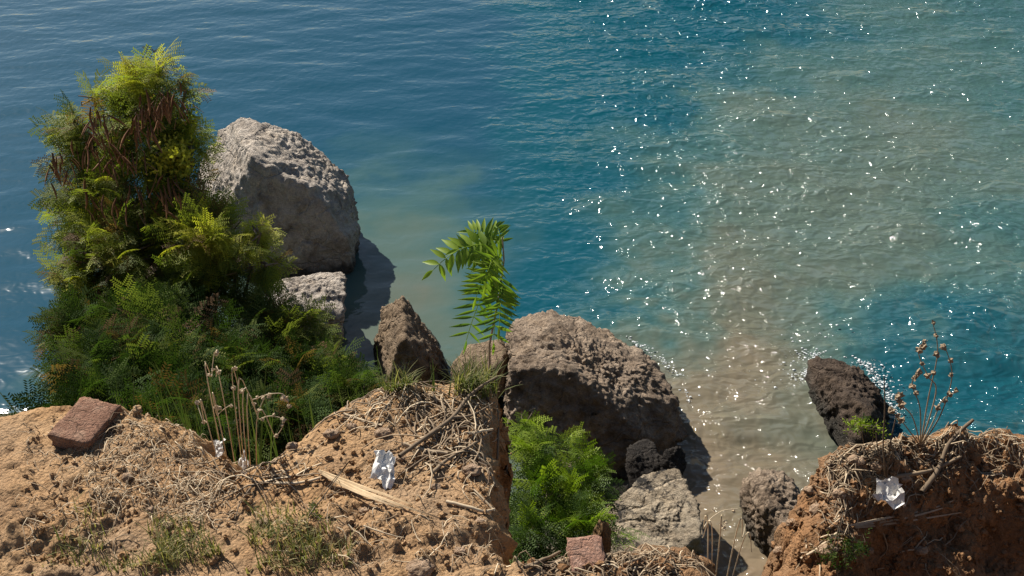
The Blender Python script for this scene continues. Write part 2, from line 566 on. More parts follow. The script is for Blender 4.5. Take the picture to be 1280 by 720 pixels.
gx = axis(-1.55, 1.75, 0.0075, -30, 30)
gy = axis(1.25, 3.15, 0.0075, -8, 16, 1.06)
X, Y = np.meshgrid(gx, gy)
xr, yr = X.ravel(), Y.ravel()
Zg = ground_z(xr, yr)
red = sstep(-0.05, 0.5, xr) * 0.9
gzx = np.gradient(Zg.reshape(X.shape), gx, axis=1).ravel()
gzy = np.gradient(Zg.reshape(X.shape), gy, axis=0).ravel()
steep = sstep(0.9, 2.5, np.hypot(gzx, gzy)) * (yr < 4)
q3 = np.stack([xr, yr, Zg], 1)
out = (fbm(q3 * 9 + 3, 4, 0.6) * 0.028 + fbm(q3 * 34, 2) * 0.008) * steep      # crumbly, undercut faces
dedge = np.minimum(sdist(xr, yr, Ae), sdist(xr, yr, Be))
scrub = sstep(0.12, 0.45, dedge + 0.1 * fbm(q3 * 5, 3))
gl = np.hypot(gzx, gzy) + 1e-6
xr2, yr2 = xr + out * gzx / gl, yr + out * gzy / gl
notch = steep * (np.abs(xr + 0.02) < 0.2) * (yr > 1.6) * (yr < 2.75) * (gzx < -1.0)
xr2 = xr2 - notch * np.clip(6.16 - Zg, 0, 1.6) * 0.20
ground = obj('ground', np.stack([xr2, yr2, Zg], 1), grid_faces(len(gx), len(gy)), M['soil'], None, (0, 0, 0), True, {'red': red, 'scrub': scrub})
tag(ground, 'reddish tan eroded soil of the cliff edge and slope', None, None, 'structure')


def gz(x, y):
    return float(ground_z(np.array([x]), np.array([y]))[0])


def on_ground(px, py, y0=1.4, y1=3.4):
    """where the sight line through a pixel first meets the soil"""
    ys = np.linspace(y0, y1, 500)
    pts = np.array([tuple(P(px, py, t)) for t in ys])
    below = pts[:, 2] <= ground_z(pts[:, 0], pts[:, 1])
    k = int(np.argmax(below)) if below.any() else len(ys) - 1
    return Vector((pts[k, 0], pts[k, 1], gz(pts[k, 0], pts[k, 1])))


# ------------------------------------------------------------------ sea
SED = [  # photograph pixel, how much sediment the water holds there
    (890, 700, 1.0), (900, 620, .95), (880, 560, .95), (940, 560, .82), (980, 560, .72), (870, 480, .85), (930, 480, .8), (1000, 480, .6), (840, 420, .45),
    (900, 420, .75), (960, 400, .7), (1030, 410, .5), (1000, 540, .55), (820, 390, .28), (780, 380, .08), (720, 380, 0), (900, 340, .62), (960, 330, .62), (830, 320, .42), (780, 330, .25),
    (1030, 330, .45), (1100, 340, .32), (1150, 380, .15), (1100, 420, .10), (1160, 460, 0), (1120, 480, 0), (1060, 440, .2), (730, 300, .08), (680, 320, 0), (660, 380, 0), (780, 250, .3), (850, 240, .45),
    (920, 240, .55), (1000, 240, .52), (1080, 250, .42), (1150, 280, .34), (820, 180, .34), (770, 200, .18), (880, 150, .42), (950, 150, .48), (1040, 150, .45), (1120, 160, .4), (840, 120, .15), (900, 90, .22), (780, 140, .02), (720, 220, 0),
    (970, 80, .36), (1060, 80, .36), (1150, 90, .3), (1000, 30, .16), (1080, 20, .24), (1160, 30, .26), (900, 30, 0), (800, 60, 0), (700, 60, 0), (700, 140, 0), (660, 220, 0), (1240, 120, .25), (1240, 300, .2), (1240, 480, 0), (1240, 20, .2),
    (560, 60, 0), (480, 60, 0), (400, 60, 0), (300, 60, 0), (200, 40, 0), (100, 100, 0), (20, 200, 0), (20, 360, 0), (100, 300, 0), (600, 130, .02), (520, 130, .03), (440, 150, 0), (420, 200, 0), (600, 200, .12), (500, 180, .16), (470, 200, .2), (470, 240, .32),
    (520, 230, .3), (560, 260, .28), (620, 260, .14), (500, 300, .4), (560, 320, .36), (610, 330, .22), (480, 350, .42), (550, 380, .45), (440, 400, .45), (460, 430, .68), (550, 430, .5), (400, 430, .5), (250, 200, 0), (350, 130, 0)]
wx = axis(-13.5, 13.5, 0.045, -7000, 7000, 1.12)
wy = axis(6.4, 27.0, 0.045, 1.0, 9000, 1.12)
WX, WY = np.meshgrid(wx, wy)
wxr, wyr = WX.ravel(), WY.ravel()
near = (np.abs(wxr) < 40) & (wyr < 80)
sxy = np.array([(*tuple(PZ(a, b))[:2], c * (1.0 if a < 640 else (0.88 if b < 260 else 1.0)) + (0.09 if a > 1060 else 0)) for a, b, c in SED])
pw3 = np.stack([wxr, wyr, np.zeros_like(wxr)], 1)
warpx = np.zeros_like(wxr)
warpy = np.zeros_like(wxr)
warpx[near] = 0.75 * fbm(pw3[near] * 0.55 + 3, 5, 0.6)
warpy[near] = 1.1 * fbm(pw3[near] * 0.55 + 31, 5, 0.6)
sed = np.zeros_like(wxr)
num, den = np.zeros(near.sum()), np.full(near.sum(), 1e-9)
for a, b, c in sxy:
    w = 1.0 / ((wxr[near] + warpx[near] - a) ** 2 + ((wyr[near] + warpy[near] - b) * 0.75) ** 2 + 0.35) ** 2
    num += w * c
    den += w
sed[near] = num / den
seam = sstep(-0.9, 0.5, wxr + 0.7 * warpx)
teal = 0.15 + 0.85 * seam
calm = np.zeros_like(wxr)
calm[near] = 0.5 + 0.5 * fbm(pw3[near] * 0.22 + 8, 3)
gust = np.zeros_like(wxr)
gust[near] = fbm(pw3[near] * np.array([0.55, 1.5, 1]) + 13, 3, 0.6)
chop = (0.055 + 0.27 * seam + 1.12 * sstep(0.4, 3.2, wxr + 0.8 * warpx)) * (1 - 0.22 * sstep(14.0, 21.0, wyr)) * (1 + 0.2 * (1 - sstep(8.5, 11.0, wyr)))
chop = chop * (0.75 + 0.5 * np.clip(calm, 0, 1)) * np.clip(1.0 + 0.42 * gust, 0.6, 1.45)
top_left = sstep(12.5, 22.0, wyr) * (1 - seam) * 0.05
chop = np.clip(chop + top_left, 0, 1.7)
wz = np.zeros_like(wxr)
dxx, dyy = np.zeros_like(wxr), np.zeros_like(wxr)
wr = np.random.default_rng(21)
for i in range(70):
    lam = 0.33 * (2.6 / 0.33) ** wr.random()
    k = 2 * math.pi / lam
    ang = -math.pi / 2 + wr.normal() * 0.42 + (0.18 if i % 2 else -0.1)
    kx, ky = k * math.cos(ang), k * math.sin(ang)
    amp = 0.0046 * lam ** 0.7
    ph = kx * wxr[near] + ky * wyr[near] + wr.random() * 6.283
    env = 1.0
    wz[near] += amp * np.sin(ph) * env
    dxx[near] -= amp * 0.4 * math.cos(ang) * np.cos(ph)
    dyy[near] -= amp * 0.4 * math.sin(ang) * np.cos(ph)
wz = 0.07 * np.tanh(wz / 0.07)
fade = 1.0 - sstep(30, 60, np.hypot(wxr, wyr - 10))
ca = np.maximum(chop, 0.3) * fade
sea = obj('sea', np.stack([wxr - dxx * ca * 0, wyr + dyy * ca, wz * ca], 1), grid_faces(len(wx), len(wy)), M['water'], None, (0, 0, 0), True,
          {'sediment': sed, 'teal': teal, 'chop': chop})
tag(sea, 'blue sea with a brown sediment plume and sun glitter', None, None, 'structure')


# ------------------------------------------------------------------ rocks
def ico(sub):
    bm = bmesh.new()
    bmesh.ops.create_icosphere(bm, subdivisions=sub, radius=1)
    V = np.array([v.co[:] for v in bm.verts])
    Fc = np.array([[v.index for v in f.verts] for f in bm.faces])
    bm.free()
    return V, Fc


ICO = {s: ico(s) for s in (2, 3, 4, 5, 6, 7)}


def hull_planes(pts):
    bm = bmesh.new()
    for p in pts:
        bm.verts.new(p)
    r = bmesh.ops.convex_hull(bm, input=bm.verts)
    bm.normal_update()
    c = np.mean(np.array([tuple(p) for p in pts]), 0)
    pl = []
    for f in bm.faces:
        n, q = np.array(f.normal), np.array(f.verts[0].co)
        if np.dot(n, q - c) < 0:
            n = -n
        pl.append((n, np.dot(n, q - c)))
    bm.free()
    return c, pl


def rock_mesh(pts, sub, seed, amp=0.030, ridge=0.017, fine=0.0070, sharp=40.0, freq=2.2, pits=0.0, crag=0.03, chips=26, chip_lo=0.84):
    c, pl = hull_planes(pts)
    D, Fc = ICO[sub]
    size = max(np.ptp(np.array([tuple(p) for p in pts]), axis=0))
    r = np.zeros(len(D))
    hp = np.array([tuple(p) for p in pts]) - c
    rr = np.random.default_rng(int(seed * 101))
    for _ in range(chips):
        n = rr.normal(size=3)
        n /= np.linalg.norm(n)
        pl.append((n, (hp @ n).max() * rr.uniform(chip_lo, 0.985)))
    pl = list({tuple(np.round(np.append(n, d), 2)): (n, d) for n, d in pl}.values())
    k = 14.0 * sharp / size
    S = np.stack([np.where(D @ n > 0.03, d / np.maximum(D @ n, 0.03), 1e3) for n, d in pl])
    lo = S.min(0)
    r = lo - np.log(np.exp(-np.minimum(k * (S - lo), 60)).sum(0)) / k
    V = D * r[:, None]
    q = V / size * freq + seed * 7.7
    disp = amp * fbm(q * 1.3, 3) + ridge * (fbm(q * 3.2 + 4, 4, 0.55, True) - 0.45) + fine * fbm(q * 14, 3, 0.65)
    cr = fbm(q * 5 + 3, 6, 0.66) * 0.8 - 0.7 * np.clip(0.12 - np.abs(perlin(q * 2.3 + 8)), 0, 1) - 0.5 * np.clip(0.10 - np.abs(perlin(q * 5.1 + 2)), 0, 1)
    disp += crag * cr * (0.35 + 0.65 * sstep(-0.25, 0.3, perlin(q * 1.7 + 21)))
    if pits:
        disp -= pits * np.clip(fbm(q * 6 + 11, 3, 0.6) - 0.25, 0, 1)
    V = V * (1 + disp * size / np.maximum(r, 0.2 * size))[:, None]
    return V + c, Fc


def rock(name, pts, mat, label, sub=6, seed=1, group=None, **kw):
    V, Fc = rock_mesh(pts, sub, seed, **kw)
    o = obj(name, V, Fc, mat)
    return tag(o, label, 'rock', group)


def W(l):
    return [P(*t) for t in l]


def Wz(l):
    return [PZ(*t) for t in l]


rock('boulder', W([(288, 146, 14.2), (325, 149, 14.0), (375, 168, 14.0), (408, 195, 14.0), (442, 236, 13.6), (450, 285, 13.2), (442, 338, 12.7), (432, 298, 12.6),
                   (394, 240, 12.75), (315, 198, 12.75), (246, 206, 15.0), (250, 254, 14.5), (276, 280, 12.95), (335, 350, 12.5), (300, 335, 12.7),
                   (400, 400, 12.6), (320, 420, 12.5), (440, 380, 13.2), (300, 260, 15.2), (420, 280, 15.0), (440, 330, 14.3)]),
     M['rock_pale'], 'huge angular grey boulder in the sea with a smooth shadowed front face', 7, 1, amp=0.010, ridge=0.012, fine=0.008, sharp=90, crag=0.018, chips=24, chip_lo=0.94)
rock('boulder', W([(336, 356, 11.0), (360, 346, 11.2), (428, 340, 11.35), (432, 346, 11.1), (430, 396, 10.45), (374, 398, 10.3), (338, 380, 10.55), (424, 440, 10.5), (362, 440, 10.4),
                   (400, 356, 12.0), (425, 372, 11.8), (345, 372, 11.6), (390, 440, 11.2)]),
     M['rock_pale'], 'small squared pale boulder just below the huge grey boulder', 6, 2, amp=0.018, ridge=0.025, fine=0.0100, sharp=80)
rock('boulder', Wz([(490, 371, .75), (503, 376, .75), (470, 398, .35), (470, 440, .12), (474, 500, -.1), (558, 462, .1), (562, 500, -.1), (538, 420, .45), (516, 388, .65), (520, 500, .1), (505, 430, .75), (470, 470, -.5), (560, 440, -.5), (500, 395, -.5)]),
     M['rock_tan'], 'pointed tan boulder leaning out of muddy water above the grassy soil edge', 6, 3, amp=0.014, ridge=0.007, fine=0.0100, sharp=60)
rock('boulder', Wz([(562, 456, .4), (585, 432, .7), (620, 426, .8), (632, 440, .8), (632, 500, .5), (565, 500, .3), (570, 470, -.5), (632, 430, -.4), (600, 460, .85)]),
     M['rock_tan'], 'low tan boulder half hidden behind the leafy sapling', 5, 4, amp=0.019, ridge=0.007, fine=0.0100)
rock('boulder', W([(634, 398, 10.1), (650, 392, 10.2), (690, 388, 10.4), (735, 402, 10.5), (790, 432, 10.3), (840, 470, 9.8), (858, 510, 9.3), (858, 560, 8.8), (830, 590, 8.6), (760, 600, 8.45),
                   (700, 560, 8.6), (642, 560, 8.7), (634, 520, 8.8), (640, 455, 8.95), (700, 456, 8.95), (752, 484, 8.9), (800, 530, 8.7), (650, 600, 8.6), (700, 470, 11.3), (800, 500, 10.6), (640, 470, 10.8)]),
     M['rock_brown'], 'huge rounded brown boulder with a black underside beside the glittering muddy inlet', 7, 5, chip_lo=0.88, amp=0.022, ridge=0.009, fine=0.0120, sharp=55, crag=0.03)
rock('boulder', W([(762, 640, 7.11), (800, 596, 7.47), (848, 575, 7.65), (858, 590, 7.51), (874, 640, 7.02), (874, 672, 6.75), (850, 690, 6.62), (790, 690, 6.62), (745, 690, 6.66), (740, 650, 7.02), (820, 720, 6.48), (870, 700, 6.84), (800, 640, 7.92), (860, 640, 7.74)]),
     M['rock_cream'], 'cream boulder with black patches between bright green shrub and muddy inlet', 6, 6, amp=0.017, ridge=0.007, fine=0.0100, sharp=60)
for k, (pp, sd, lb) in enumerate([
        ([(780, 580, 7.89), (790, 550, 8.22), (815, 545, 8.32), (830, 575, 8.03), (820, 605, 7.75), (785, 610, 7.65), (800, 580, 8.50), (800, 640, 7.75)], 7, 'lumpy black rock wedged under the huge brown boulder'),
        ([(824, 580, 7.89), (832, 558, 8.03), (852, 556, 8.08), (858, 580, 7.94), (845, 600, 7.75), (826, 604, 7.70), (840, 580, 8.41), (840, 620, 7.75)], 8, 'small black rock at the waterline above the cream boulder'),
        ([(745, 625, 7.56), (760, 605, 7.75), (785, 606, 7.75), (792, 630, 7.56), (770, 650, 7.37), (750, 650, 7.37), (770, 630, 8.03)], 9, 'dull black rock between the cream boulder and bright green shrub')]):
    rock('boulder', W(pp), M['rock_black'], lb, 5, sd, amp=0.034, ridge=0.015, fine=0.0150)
rock('boulder', Wz([(925, 618, .25), (930, 590, .45), (958, 584, .55), (992, 604, .55), (1000, 650, .5), (1000, 700, .3), (948, 696, .0), (930, 660, .0), (955, 630, .6), (925, 640, -.4), (990, 600, -.4), (990, 720, -.3), (940, 700, -.4)]),
     M['rock_brown'], 'small brown boulder at the muddy inlet against the reddish soil bank', 6, 10, amp=0.017, ridge=0.007, fine=0.0150, sharp=50)
rock('boulder', Wz([(1012, 455, .22), (1030, 447, .30), (1066, 460, .32), (1094, 484, .25), (1112, 520, .1), (1116, 570, .1), (1060, 575, 0), (1036, 540, .0), (1018, 500, .05), (1011, 475, .12), (1050, 484, .5), (1085, 515, .48), (1015, 470, -.4), (1100, 500, -.4), (1060, 560, -.4)]),
     M['rock_dark'], 'dark brown jagged rock washed by white foam off the soil bank', 6, 12, amp=0.024, ridge=0.013, fine=0.0150, sharp=60)

# ------------------------------------------------------------------ leaves and shrubs
def leaf_template(pairs=4, lf=6, plen=0.42, leaflet=(0.10, 0.034)):
    V, Fc = [], []
    L, Wd = leaflet
    for i in range(pairs):
        x0 = 0.22 + 0.74 * i / max(1, pairs - 1)
        for s in (-1, 1):
            a = math.radians(58 - 16 * i / pairs)
            d = np.array([math.cos(a), s * math.sin(a), -0.18])
            side = np.array([-d[1], d[0], 0.0])
            pl = plen * (1.0 - 0.25 * abs(i / max(1, pairs - 1) - 0.45))
            for j in range(lf):
                t = (j + 0.7) / lf
                base = np.array([x0, 0, -0.16 * x0 * x0]) + d * pl * t + np.array([0, 0, -0.10 * t * t])
                for q in (-1, 1):
                    e = (0.45 * d + q * side * 0.9)
                    e = e / np.linalg.norm(e) * L
                    w = d * Wd
                    n = len(V)
                    V += [base, base + e * 0.5 + w * 0.5, base + e + np.array([0, 0, -0.01]), base + e * 0.5 - w * 0.5]
                    Fc.append((n, n + 1, n + 2, n + 3))
    return np.array(V), np.array(Fc)


LEAF = leaf_template(4, 6, 0.42, (0.13, 0.05))
LEAF_S = leaf_template(3, 4, 0.42, (0.13, 0.05))
# a sprig of small plain leaves
def sprig_template(n=10, L=0.30, Wd=0.10):
    V, Fc = [], []
    r = random.Random(2)
    for i in range(n):
        t = 0.1 + 0.9 * i / n
        a = i * 2.4
        base = np.array([t, 0, -0.1 * t * t])
        e = np.array([0.5, math.cos(a), math.sin(a)])
        e = e / np.linalg.norm(e) * L * (1.1 - 0.4 * t)
        w = np.cross(e, [1, 0.2, 0.1])
        w = w / np.linalg.norm(w) * Wd
        k = len(V)
        V += [base, base + e * 0.5 + w * 0.5, base + e, base + e * 0.5 - w * 0.5]
        Fc.append((k, k + 1, k + 2, k + 3))
    return np.array(V), np.array(Fc)


SPRIG = sprig_template()


def place_leaves(tpl, pos, xdir, up, scale, tint):
    xd = xdir / np.linalg.norm(xdir, axis=1)[:, None]
    yd = np.cross(up, xd)
    yd /= np.linalg.norm(yd, axis=1)[:, None] + 1e-9
    zd = np.cross(xd, yd)
    TV, TF = tpl
    V = pos[:, None, :] + scale[:, None, None] * (TV[None, :, 0, None] * xd[:, None, :] + TV[None, :, 1, None] * yd[:, None, :] + TV[None, :, 2, None] * zd[:, None, :])
    n, k = len(pos), len(TV)
    Fc = (TF[None] + (np.arange(n) * k)[:, None, None]).reshape(-1, TF.shape[1])
    return V.reshape(-1, 3), Fc, np.repeat(tint, k)


def shrub(name, root, clumps, mat, label, leaf_len, tpl=LEAF, group=None, tint_mid=0.45, tint_sd=0.2, stem_r=0.018, cat='shrub', droop=0.25, noise_cut=0.0, dens=1.0, clump_f=5.5):
    """clumps: (px, py, Y, radius px across, radius px down, leaves, tint shift)"""
    root = Vector(root)
    t = thing(name, root, label, cat, group)
    tr = MB()
    Vs, Fs, Ts, n = [], [], [], 0
    for (px, py, Yc, rx, ry, cnt, ts) in clumps:
        c = P(px, py, Yc)
        dist = (c - Vector((0, 0, H))).length
        ax, az = rx * dist / F, ry * dist / F * 1.05
        ay = (ax + az) * 0.5
        # limbs from the root into the clump, with twigs through it
        cc = np.array(c)
        mid = (root + c) * 0.5 + Vector((rng.normal() * 0.08, rng.normal() * 0.08, 0.12))
        line = [root + (mid - root) * s for s in (0, 0.5)] + [mid + (c - mid) * s for s in (0, 0.5, 1)]
        tr.tube(line, stem_r, stem_r * 0.4, 6, 0.3 + 0.3 * rng.random(), 0.05)
        for b in range(max(4, cnt // 22)):
            d = rng.normal(size=3)
            d[2] = abs(d[2]) * 0.8
            d /= np.linalg.norm(d)
            e = cc + d * np.array([ax, ay, az]) * 0.9
            s = cc + (e - cc) * -0.15
            m2 = (s + e) / 2 + rng.normal(size=3) * 0.03
            tr.tube([s, m2, e], stem_r * 0.38, stem_r * 0.15, 4, rng.random())
        cnt = int(cnt * dens)
        u = rng.normal(size=(cnt * 2, 3))
        u /= np.linalg.norm(u, axis=1)[:, None]
        rad = rng.random(cnt * 2) ** (1 / 2.2)
        pos = cc + u * rad[:, None] * np.array([ax, ay, az])
        lump = fbm(pos * clump_f + 3.3, 2)
        pos, u, rad, lump = [q[lump > noise_cut][:cnt] for q in (pos, u, rad, lump)]
        k = len(pos)
        xd = u * 0.75 + rng.normal(size=(k, 3)) * 0.5 + np.array([0, -0.15, 0.2])
        xd[:, 2] -= droop * rng.random(k)
        up = np.tile([0, 0, 1.0], (k, 1)) + rng.normal(size=(k, 3)) * 0.35
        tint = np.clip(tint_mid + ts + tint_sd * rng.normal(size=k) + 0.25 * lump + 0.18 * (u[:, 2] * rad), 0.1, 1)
        tint[rng.random(k) < 0.09] = 0.02
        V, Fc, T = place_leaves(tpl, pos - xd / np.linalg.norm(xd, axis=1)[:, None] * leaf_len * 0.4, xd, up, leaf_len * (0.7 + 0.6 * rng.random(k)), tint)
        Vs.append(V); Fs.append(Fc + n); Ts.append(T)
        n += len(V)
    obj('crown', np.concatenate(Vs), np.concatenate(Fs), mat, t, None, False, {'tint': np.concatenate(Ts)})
    tr.build('trunk', M['bark'], t)
    return t


def root_at(px, py, Yr):
    p = P(px, py, Yr)
    return (p.x, p.y, gz(p.x, p.y))


podded = shrub('shrub', root_at(140, 460, 5.3), [
    (185, 118, 5.4, 45, 28, 130, 0.25), (140, 165, 5.4, 50, 45, 260, 0.0), (195, 165, 5.3, 38, 40, 110, -0.05), (150, 235, 5.2, 70, 40, 320, 0.02),
    (215, 240, 5.2, 38, 40, 150, -0.02), (120, 270, 5.3, 45, 45, 180, -0.05), (105, 200, 5.4, 28, 40, 80, 0.0),
    (198, 88, 5.4, 9, 14, 16, 0.2), (232, 112, 5.3, 10, 16, 16, 0.15), (118, 122, 5.4, 22, 14, 40, 0.1), (240, 185, 5.2, 12, 20, 24, 0.25), (92, 160, 5.4, 14, 20, 24, 0.0)],
    M['leaf'], 'tall feathery shrub hung with brown seed pods beside the huge grey boulder', 0.135, tint_mid=0.45, dens=1.25, noise_cut=0.1, clump_f=7.0)
yellow = shrub('shrub', root_at(200, 430, 5.5), [(212, 192, 5.15, 30, 22, 150, 0.45), (235, 150, 5.3, 8, 18, 14, 0.2), (225, 165, 5.3, 14, 10, 18, 0.4)], M['leaf'],
               'small yellow-lit leafy shrub between the podded shrub and huge grey boulder', 0.13, SPRIG, tint_mid=0.5, stem_r=0.01)
feath = shrub('shrub', root_at(230, 480, 4.8), [
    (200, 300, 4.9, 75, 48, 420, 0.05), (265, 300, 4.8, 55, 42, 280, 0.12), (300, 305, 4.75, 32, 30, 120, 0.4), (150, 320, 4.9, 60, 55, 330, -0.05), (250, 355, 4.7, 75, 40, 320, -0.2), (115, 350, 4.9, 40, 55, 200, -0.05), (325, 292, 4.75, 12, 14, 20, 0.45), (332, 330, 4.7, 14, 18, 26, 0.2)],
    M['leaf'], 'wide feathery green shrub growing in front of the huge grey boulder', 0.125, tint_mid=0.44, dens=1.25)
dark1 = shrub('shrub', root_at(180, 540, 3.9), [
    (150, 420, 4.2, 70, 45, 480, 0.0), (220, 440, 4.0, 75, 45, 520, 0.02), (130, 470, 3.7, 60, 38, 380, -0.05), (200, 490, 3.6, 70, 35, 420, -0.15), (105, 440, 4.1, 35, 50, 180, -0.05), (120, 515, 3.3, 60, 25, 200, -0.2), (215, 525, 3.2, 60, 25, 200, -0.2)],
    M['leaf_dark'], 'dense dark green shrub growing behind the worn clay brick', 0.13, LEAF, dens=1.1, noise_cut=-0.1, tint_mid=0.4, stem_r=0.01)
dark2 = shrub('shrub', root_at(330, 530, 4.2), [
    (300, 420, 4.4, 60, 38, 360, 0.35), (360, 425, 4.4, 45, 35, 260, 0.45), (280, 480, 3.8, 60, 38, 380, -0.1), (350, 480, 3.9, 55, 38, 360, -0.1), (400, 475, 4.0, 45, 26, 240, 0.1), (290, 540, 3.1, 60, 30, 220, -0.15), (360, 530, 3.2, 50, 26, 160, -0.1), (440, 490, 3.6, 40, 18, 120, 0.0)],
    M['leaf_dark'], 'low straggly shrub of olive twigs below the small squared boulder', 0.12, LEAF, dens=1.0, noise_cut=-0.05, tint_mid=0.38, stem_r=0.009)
bright = shrub('shrub', root_at(690, 690, 3.4), [
    (665, 560, 3.7, 30, 28, 75, 0.25), (710, 580, 3.6, 36, 30, 130, 0.15), (690, 625, 3.4, 52, 35, 200, -0.05), (735, 615, 3.5, 30, 36, 120, 0.0), (665, 670, 3.2, 34, 34, 130, -0.15), (725, 668, 3.2, 45, 28, 150, -0.08), (765, 665, 3.2, 22, 25, 55, -0.02), (655, 530, 3.8, 12, 16, 18, 0.3)],
    M['leaf_bright'], 'bright green feathery shrub in front of the huge brown boulder', 0.115, dens=0.8, noise_cut=0.05, clump_f=8.0, tint_mid=0.42, tint_sd=0.3, stem_r=0.007)

# hanging seed pods of the podded shrub, each a piece of its own
def pod_mesh():
    mb = MB()
    n = 9
    L = 0.14
    V, Fc = [], []
    for i in range(n):
        t = i / (n - 1)
        w = 0.0085 * math.sin(math.pi * min(1, 0.12 + 0.82 * t)) * (1 + 0.12 * (i % 2))
        x = 0.012 * math.sin(2.6 * t)
        for (a, b) in ((-w, 0), (0, 0.0022), (w, 0), (0, -0.0022)):
            V.append((x + a, b, -L * t))
    for i in range(n - 1):
        for j in range(4):
            k = (j + 1) % 4
            Fc.append((i * 4 + j, i * 4 + k, i * 4 + 4 + k, i * 4 + 4 + j))
    return mesh_np('seed_pod', V, Fc, None, True, {'tint': np.linspace(0, 1, n).repeat(4)})


pm = pod_mesh()
pm.materials.append(M['pod'])
for (cx, cy, cn, sp) in [(205, 125, 40, 22), (180, 150, 34, 24), (150, 190, 34, 28), (120, 170, 22, 22), (215, 235, 22, 20), (130, 250, 26, 30), (180, 250, 24, 30), (120, 145, 18, 15), (80, 200, 18, 25)]:
    for i in range(cn):
        p = P(cx + rng.normal() * sp * 0.55, cy + rng.normal() * sp * 0.45, 4.68 + rng.random() * 0.35)
        o = bpy.data.objects.new('seed_pod', pm)
        link(o, podded, p)
        o.rotation_euler = (rng.normal() * 0.3, rng.normal() * 0.3, rng.random() * 6.28)
        s = 0.55 + 0.4 * rng.random()
        o.scale = (s * 0.85, s, s)

# ------------------------------------------------------------------ sapling with big compound leaves
def leaflet_mesh():
    V, Fc = [], []
    n = 7
    for i in range(n):
        t = i / (n - 1)
        w = 0.17 * math.sin(math.pi * min(0.985, t ** 0.8 + 0.02)) + 0.004
        z = -0.22 * t * t
        V += [(t, -w, z + 0.05 * w / 0.17), (t, 0, z), (t, w, z + 0.05 * w / 0.17)]
    for i in range(n - 1):
        for j in range(2):
            Fc.append((i * 3 + j, i * 3 + j + 1, i * 3 + j + 4, i * 3 + j + 3))
    return np.array(V), np.array(Fc)


LV, LF = leaflet_mesh()
leaflets = []
for tv in (0.15, 0.5, 0.9):
    me = mesh_np('leaflet', LV, LF, M['leaf_fresh'], True, {'tint': np.full(len(LV), tv)})
    leaflets.append(me)
sap_root = P(606, 480, 2.75)
sap_root = Vector((sap_root.x, sap_root.y, gz(sap_root.x, sap_root.y)))
sapling = thing('sapling', sap_root, 'young sapling with bright compound leaves at the end of the soil edge', 'sapling')
st = MB()
st.tube([sap_root, P(612, 430, 2.95), P(624, 370, 3.03), P(630, 325, 3.06), P(628, 296, 3.1)], 0.005, 0.0025, 6, 0.8)
st.build('stem', M['bark'], sapling)


def compound_leaf(p0, p1, sag, pairs, ll, tone, plane_up, width=1.0):
    p0, p1 = Vector(p0), Vector(p1)
    pts = []
    for i in range(9):
        t = i / 8
        q = p0.lerp(p1, t)
        q.z += sag * 4 * t * (1 - t)
        pts.append(q)
    mb = MB()
    mb.tube(pts, 0.0022, 0.0011, 5, 0.9)
    lf = mb.build('leaf', M['leaf_fresh'], sapling)
    upv = Vector(plane_up).normalized()
    for i in range(pairs * 2 + 1):
        t = 0.14 + 0.86 * (i // 2) / pairs if i < pairs * 2 else 1.0
        s = (-1, 1)[i % 2]
        a = t * 8
        j = min(7, int(a))
        q = pts[j].lerp(pts[j + 1], a - j)
        d = (pts[j + 1] - pts[j]).normalized()
        side = upv.cross(d).normalized() * s
        x = (d * (1.0 if i == pairs * 2 else 0.42) + (Vector() if i == pairs * 2 else side) + Vector((rng.normal(), rng.normal(), rng.normal() - 0.6)) * 0.12).normalized()
        y = upv.cross(x).normalized()
        z = x.cross(y)
        o = bpy.data.objects.new('leaflet', leaflets[min(2, max(0, int(tone * 3 + rng.normal() * 0.6)))])
        link(o, lf, q)
        sc = ll * (0.65 + 0.35 * math.sin(math.pi * min(1, 0.2 + 0.75 * t))) * (0.9 + 0.2 * rng.random())
        R = Matrix((x, y, z)).transposed().to_4x4()
        o.matrix_basis = Matrix.Translation(q - LOC[lf.name]) @ R @ Matrix.Diagonal((sc, sc * width * 0.72, sc, 1))


compound_leaf(P(627, 312, 3.08), P(541, 338, 2.95), 0.05, 9, 0.075, 0.9, (0.1, -0.6, 0.8), 1.25)
compound_leaf(P(627, 330, 3.06), P(572, 312, 3.0), 0.02, 8, 0.066, 0.7, (0.1, -0.5, 0.8), 1.1)
compound_leaf(P(628, 320, 3.08), P(588, 290, 3.1), 0.03, 9, 0.066, 0.6, (0.0, -0.6, 0.8))
compound_leaf(P(627, 345, 3.05), P(583, 425, 2.98), 0.06, 12, 0.088, 0.25, (0.3, -0.8, 0.6), 0.6)
compound_leaf(P(627, 345, 3.05), P(617, 428, 2.9), 0.06, 12, 0.088, 0.3, (0.2, -0.9, 0.4), 0.7)
compound_leaf(P(627, 335, 3.05), P(595, 372, 2.95), 0.05, 10, 0.075, 0.8, (0.2, -0.8, 0.6), 0.8)
compound_leaf(P(629, 330, 3.05), P(607, 352, 2.9), 0.06, 9, 0.075, 1.0, (0.2, -0.7, 0.7), 0.7)
compound_leaf(P(628, 310, 3.08), P(617, 284, 3.2), 0.03, 8, 0.048, 0.5, (0.0, -0.7, 0.7))
compound_leaf(P(629, 355, 3.05), P(624, 408, 2.85), 0.04, 10, 0.070, 0.6, (0.0, -1, 0.4), 0.7)

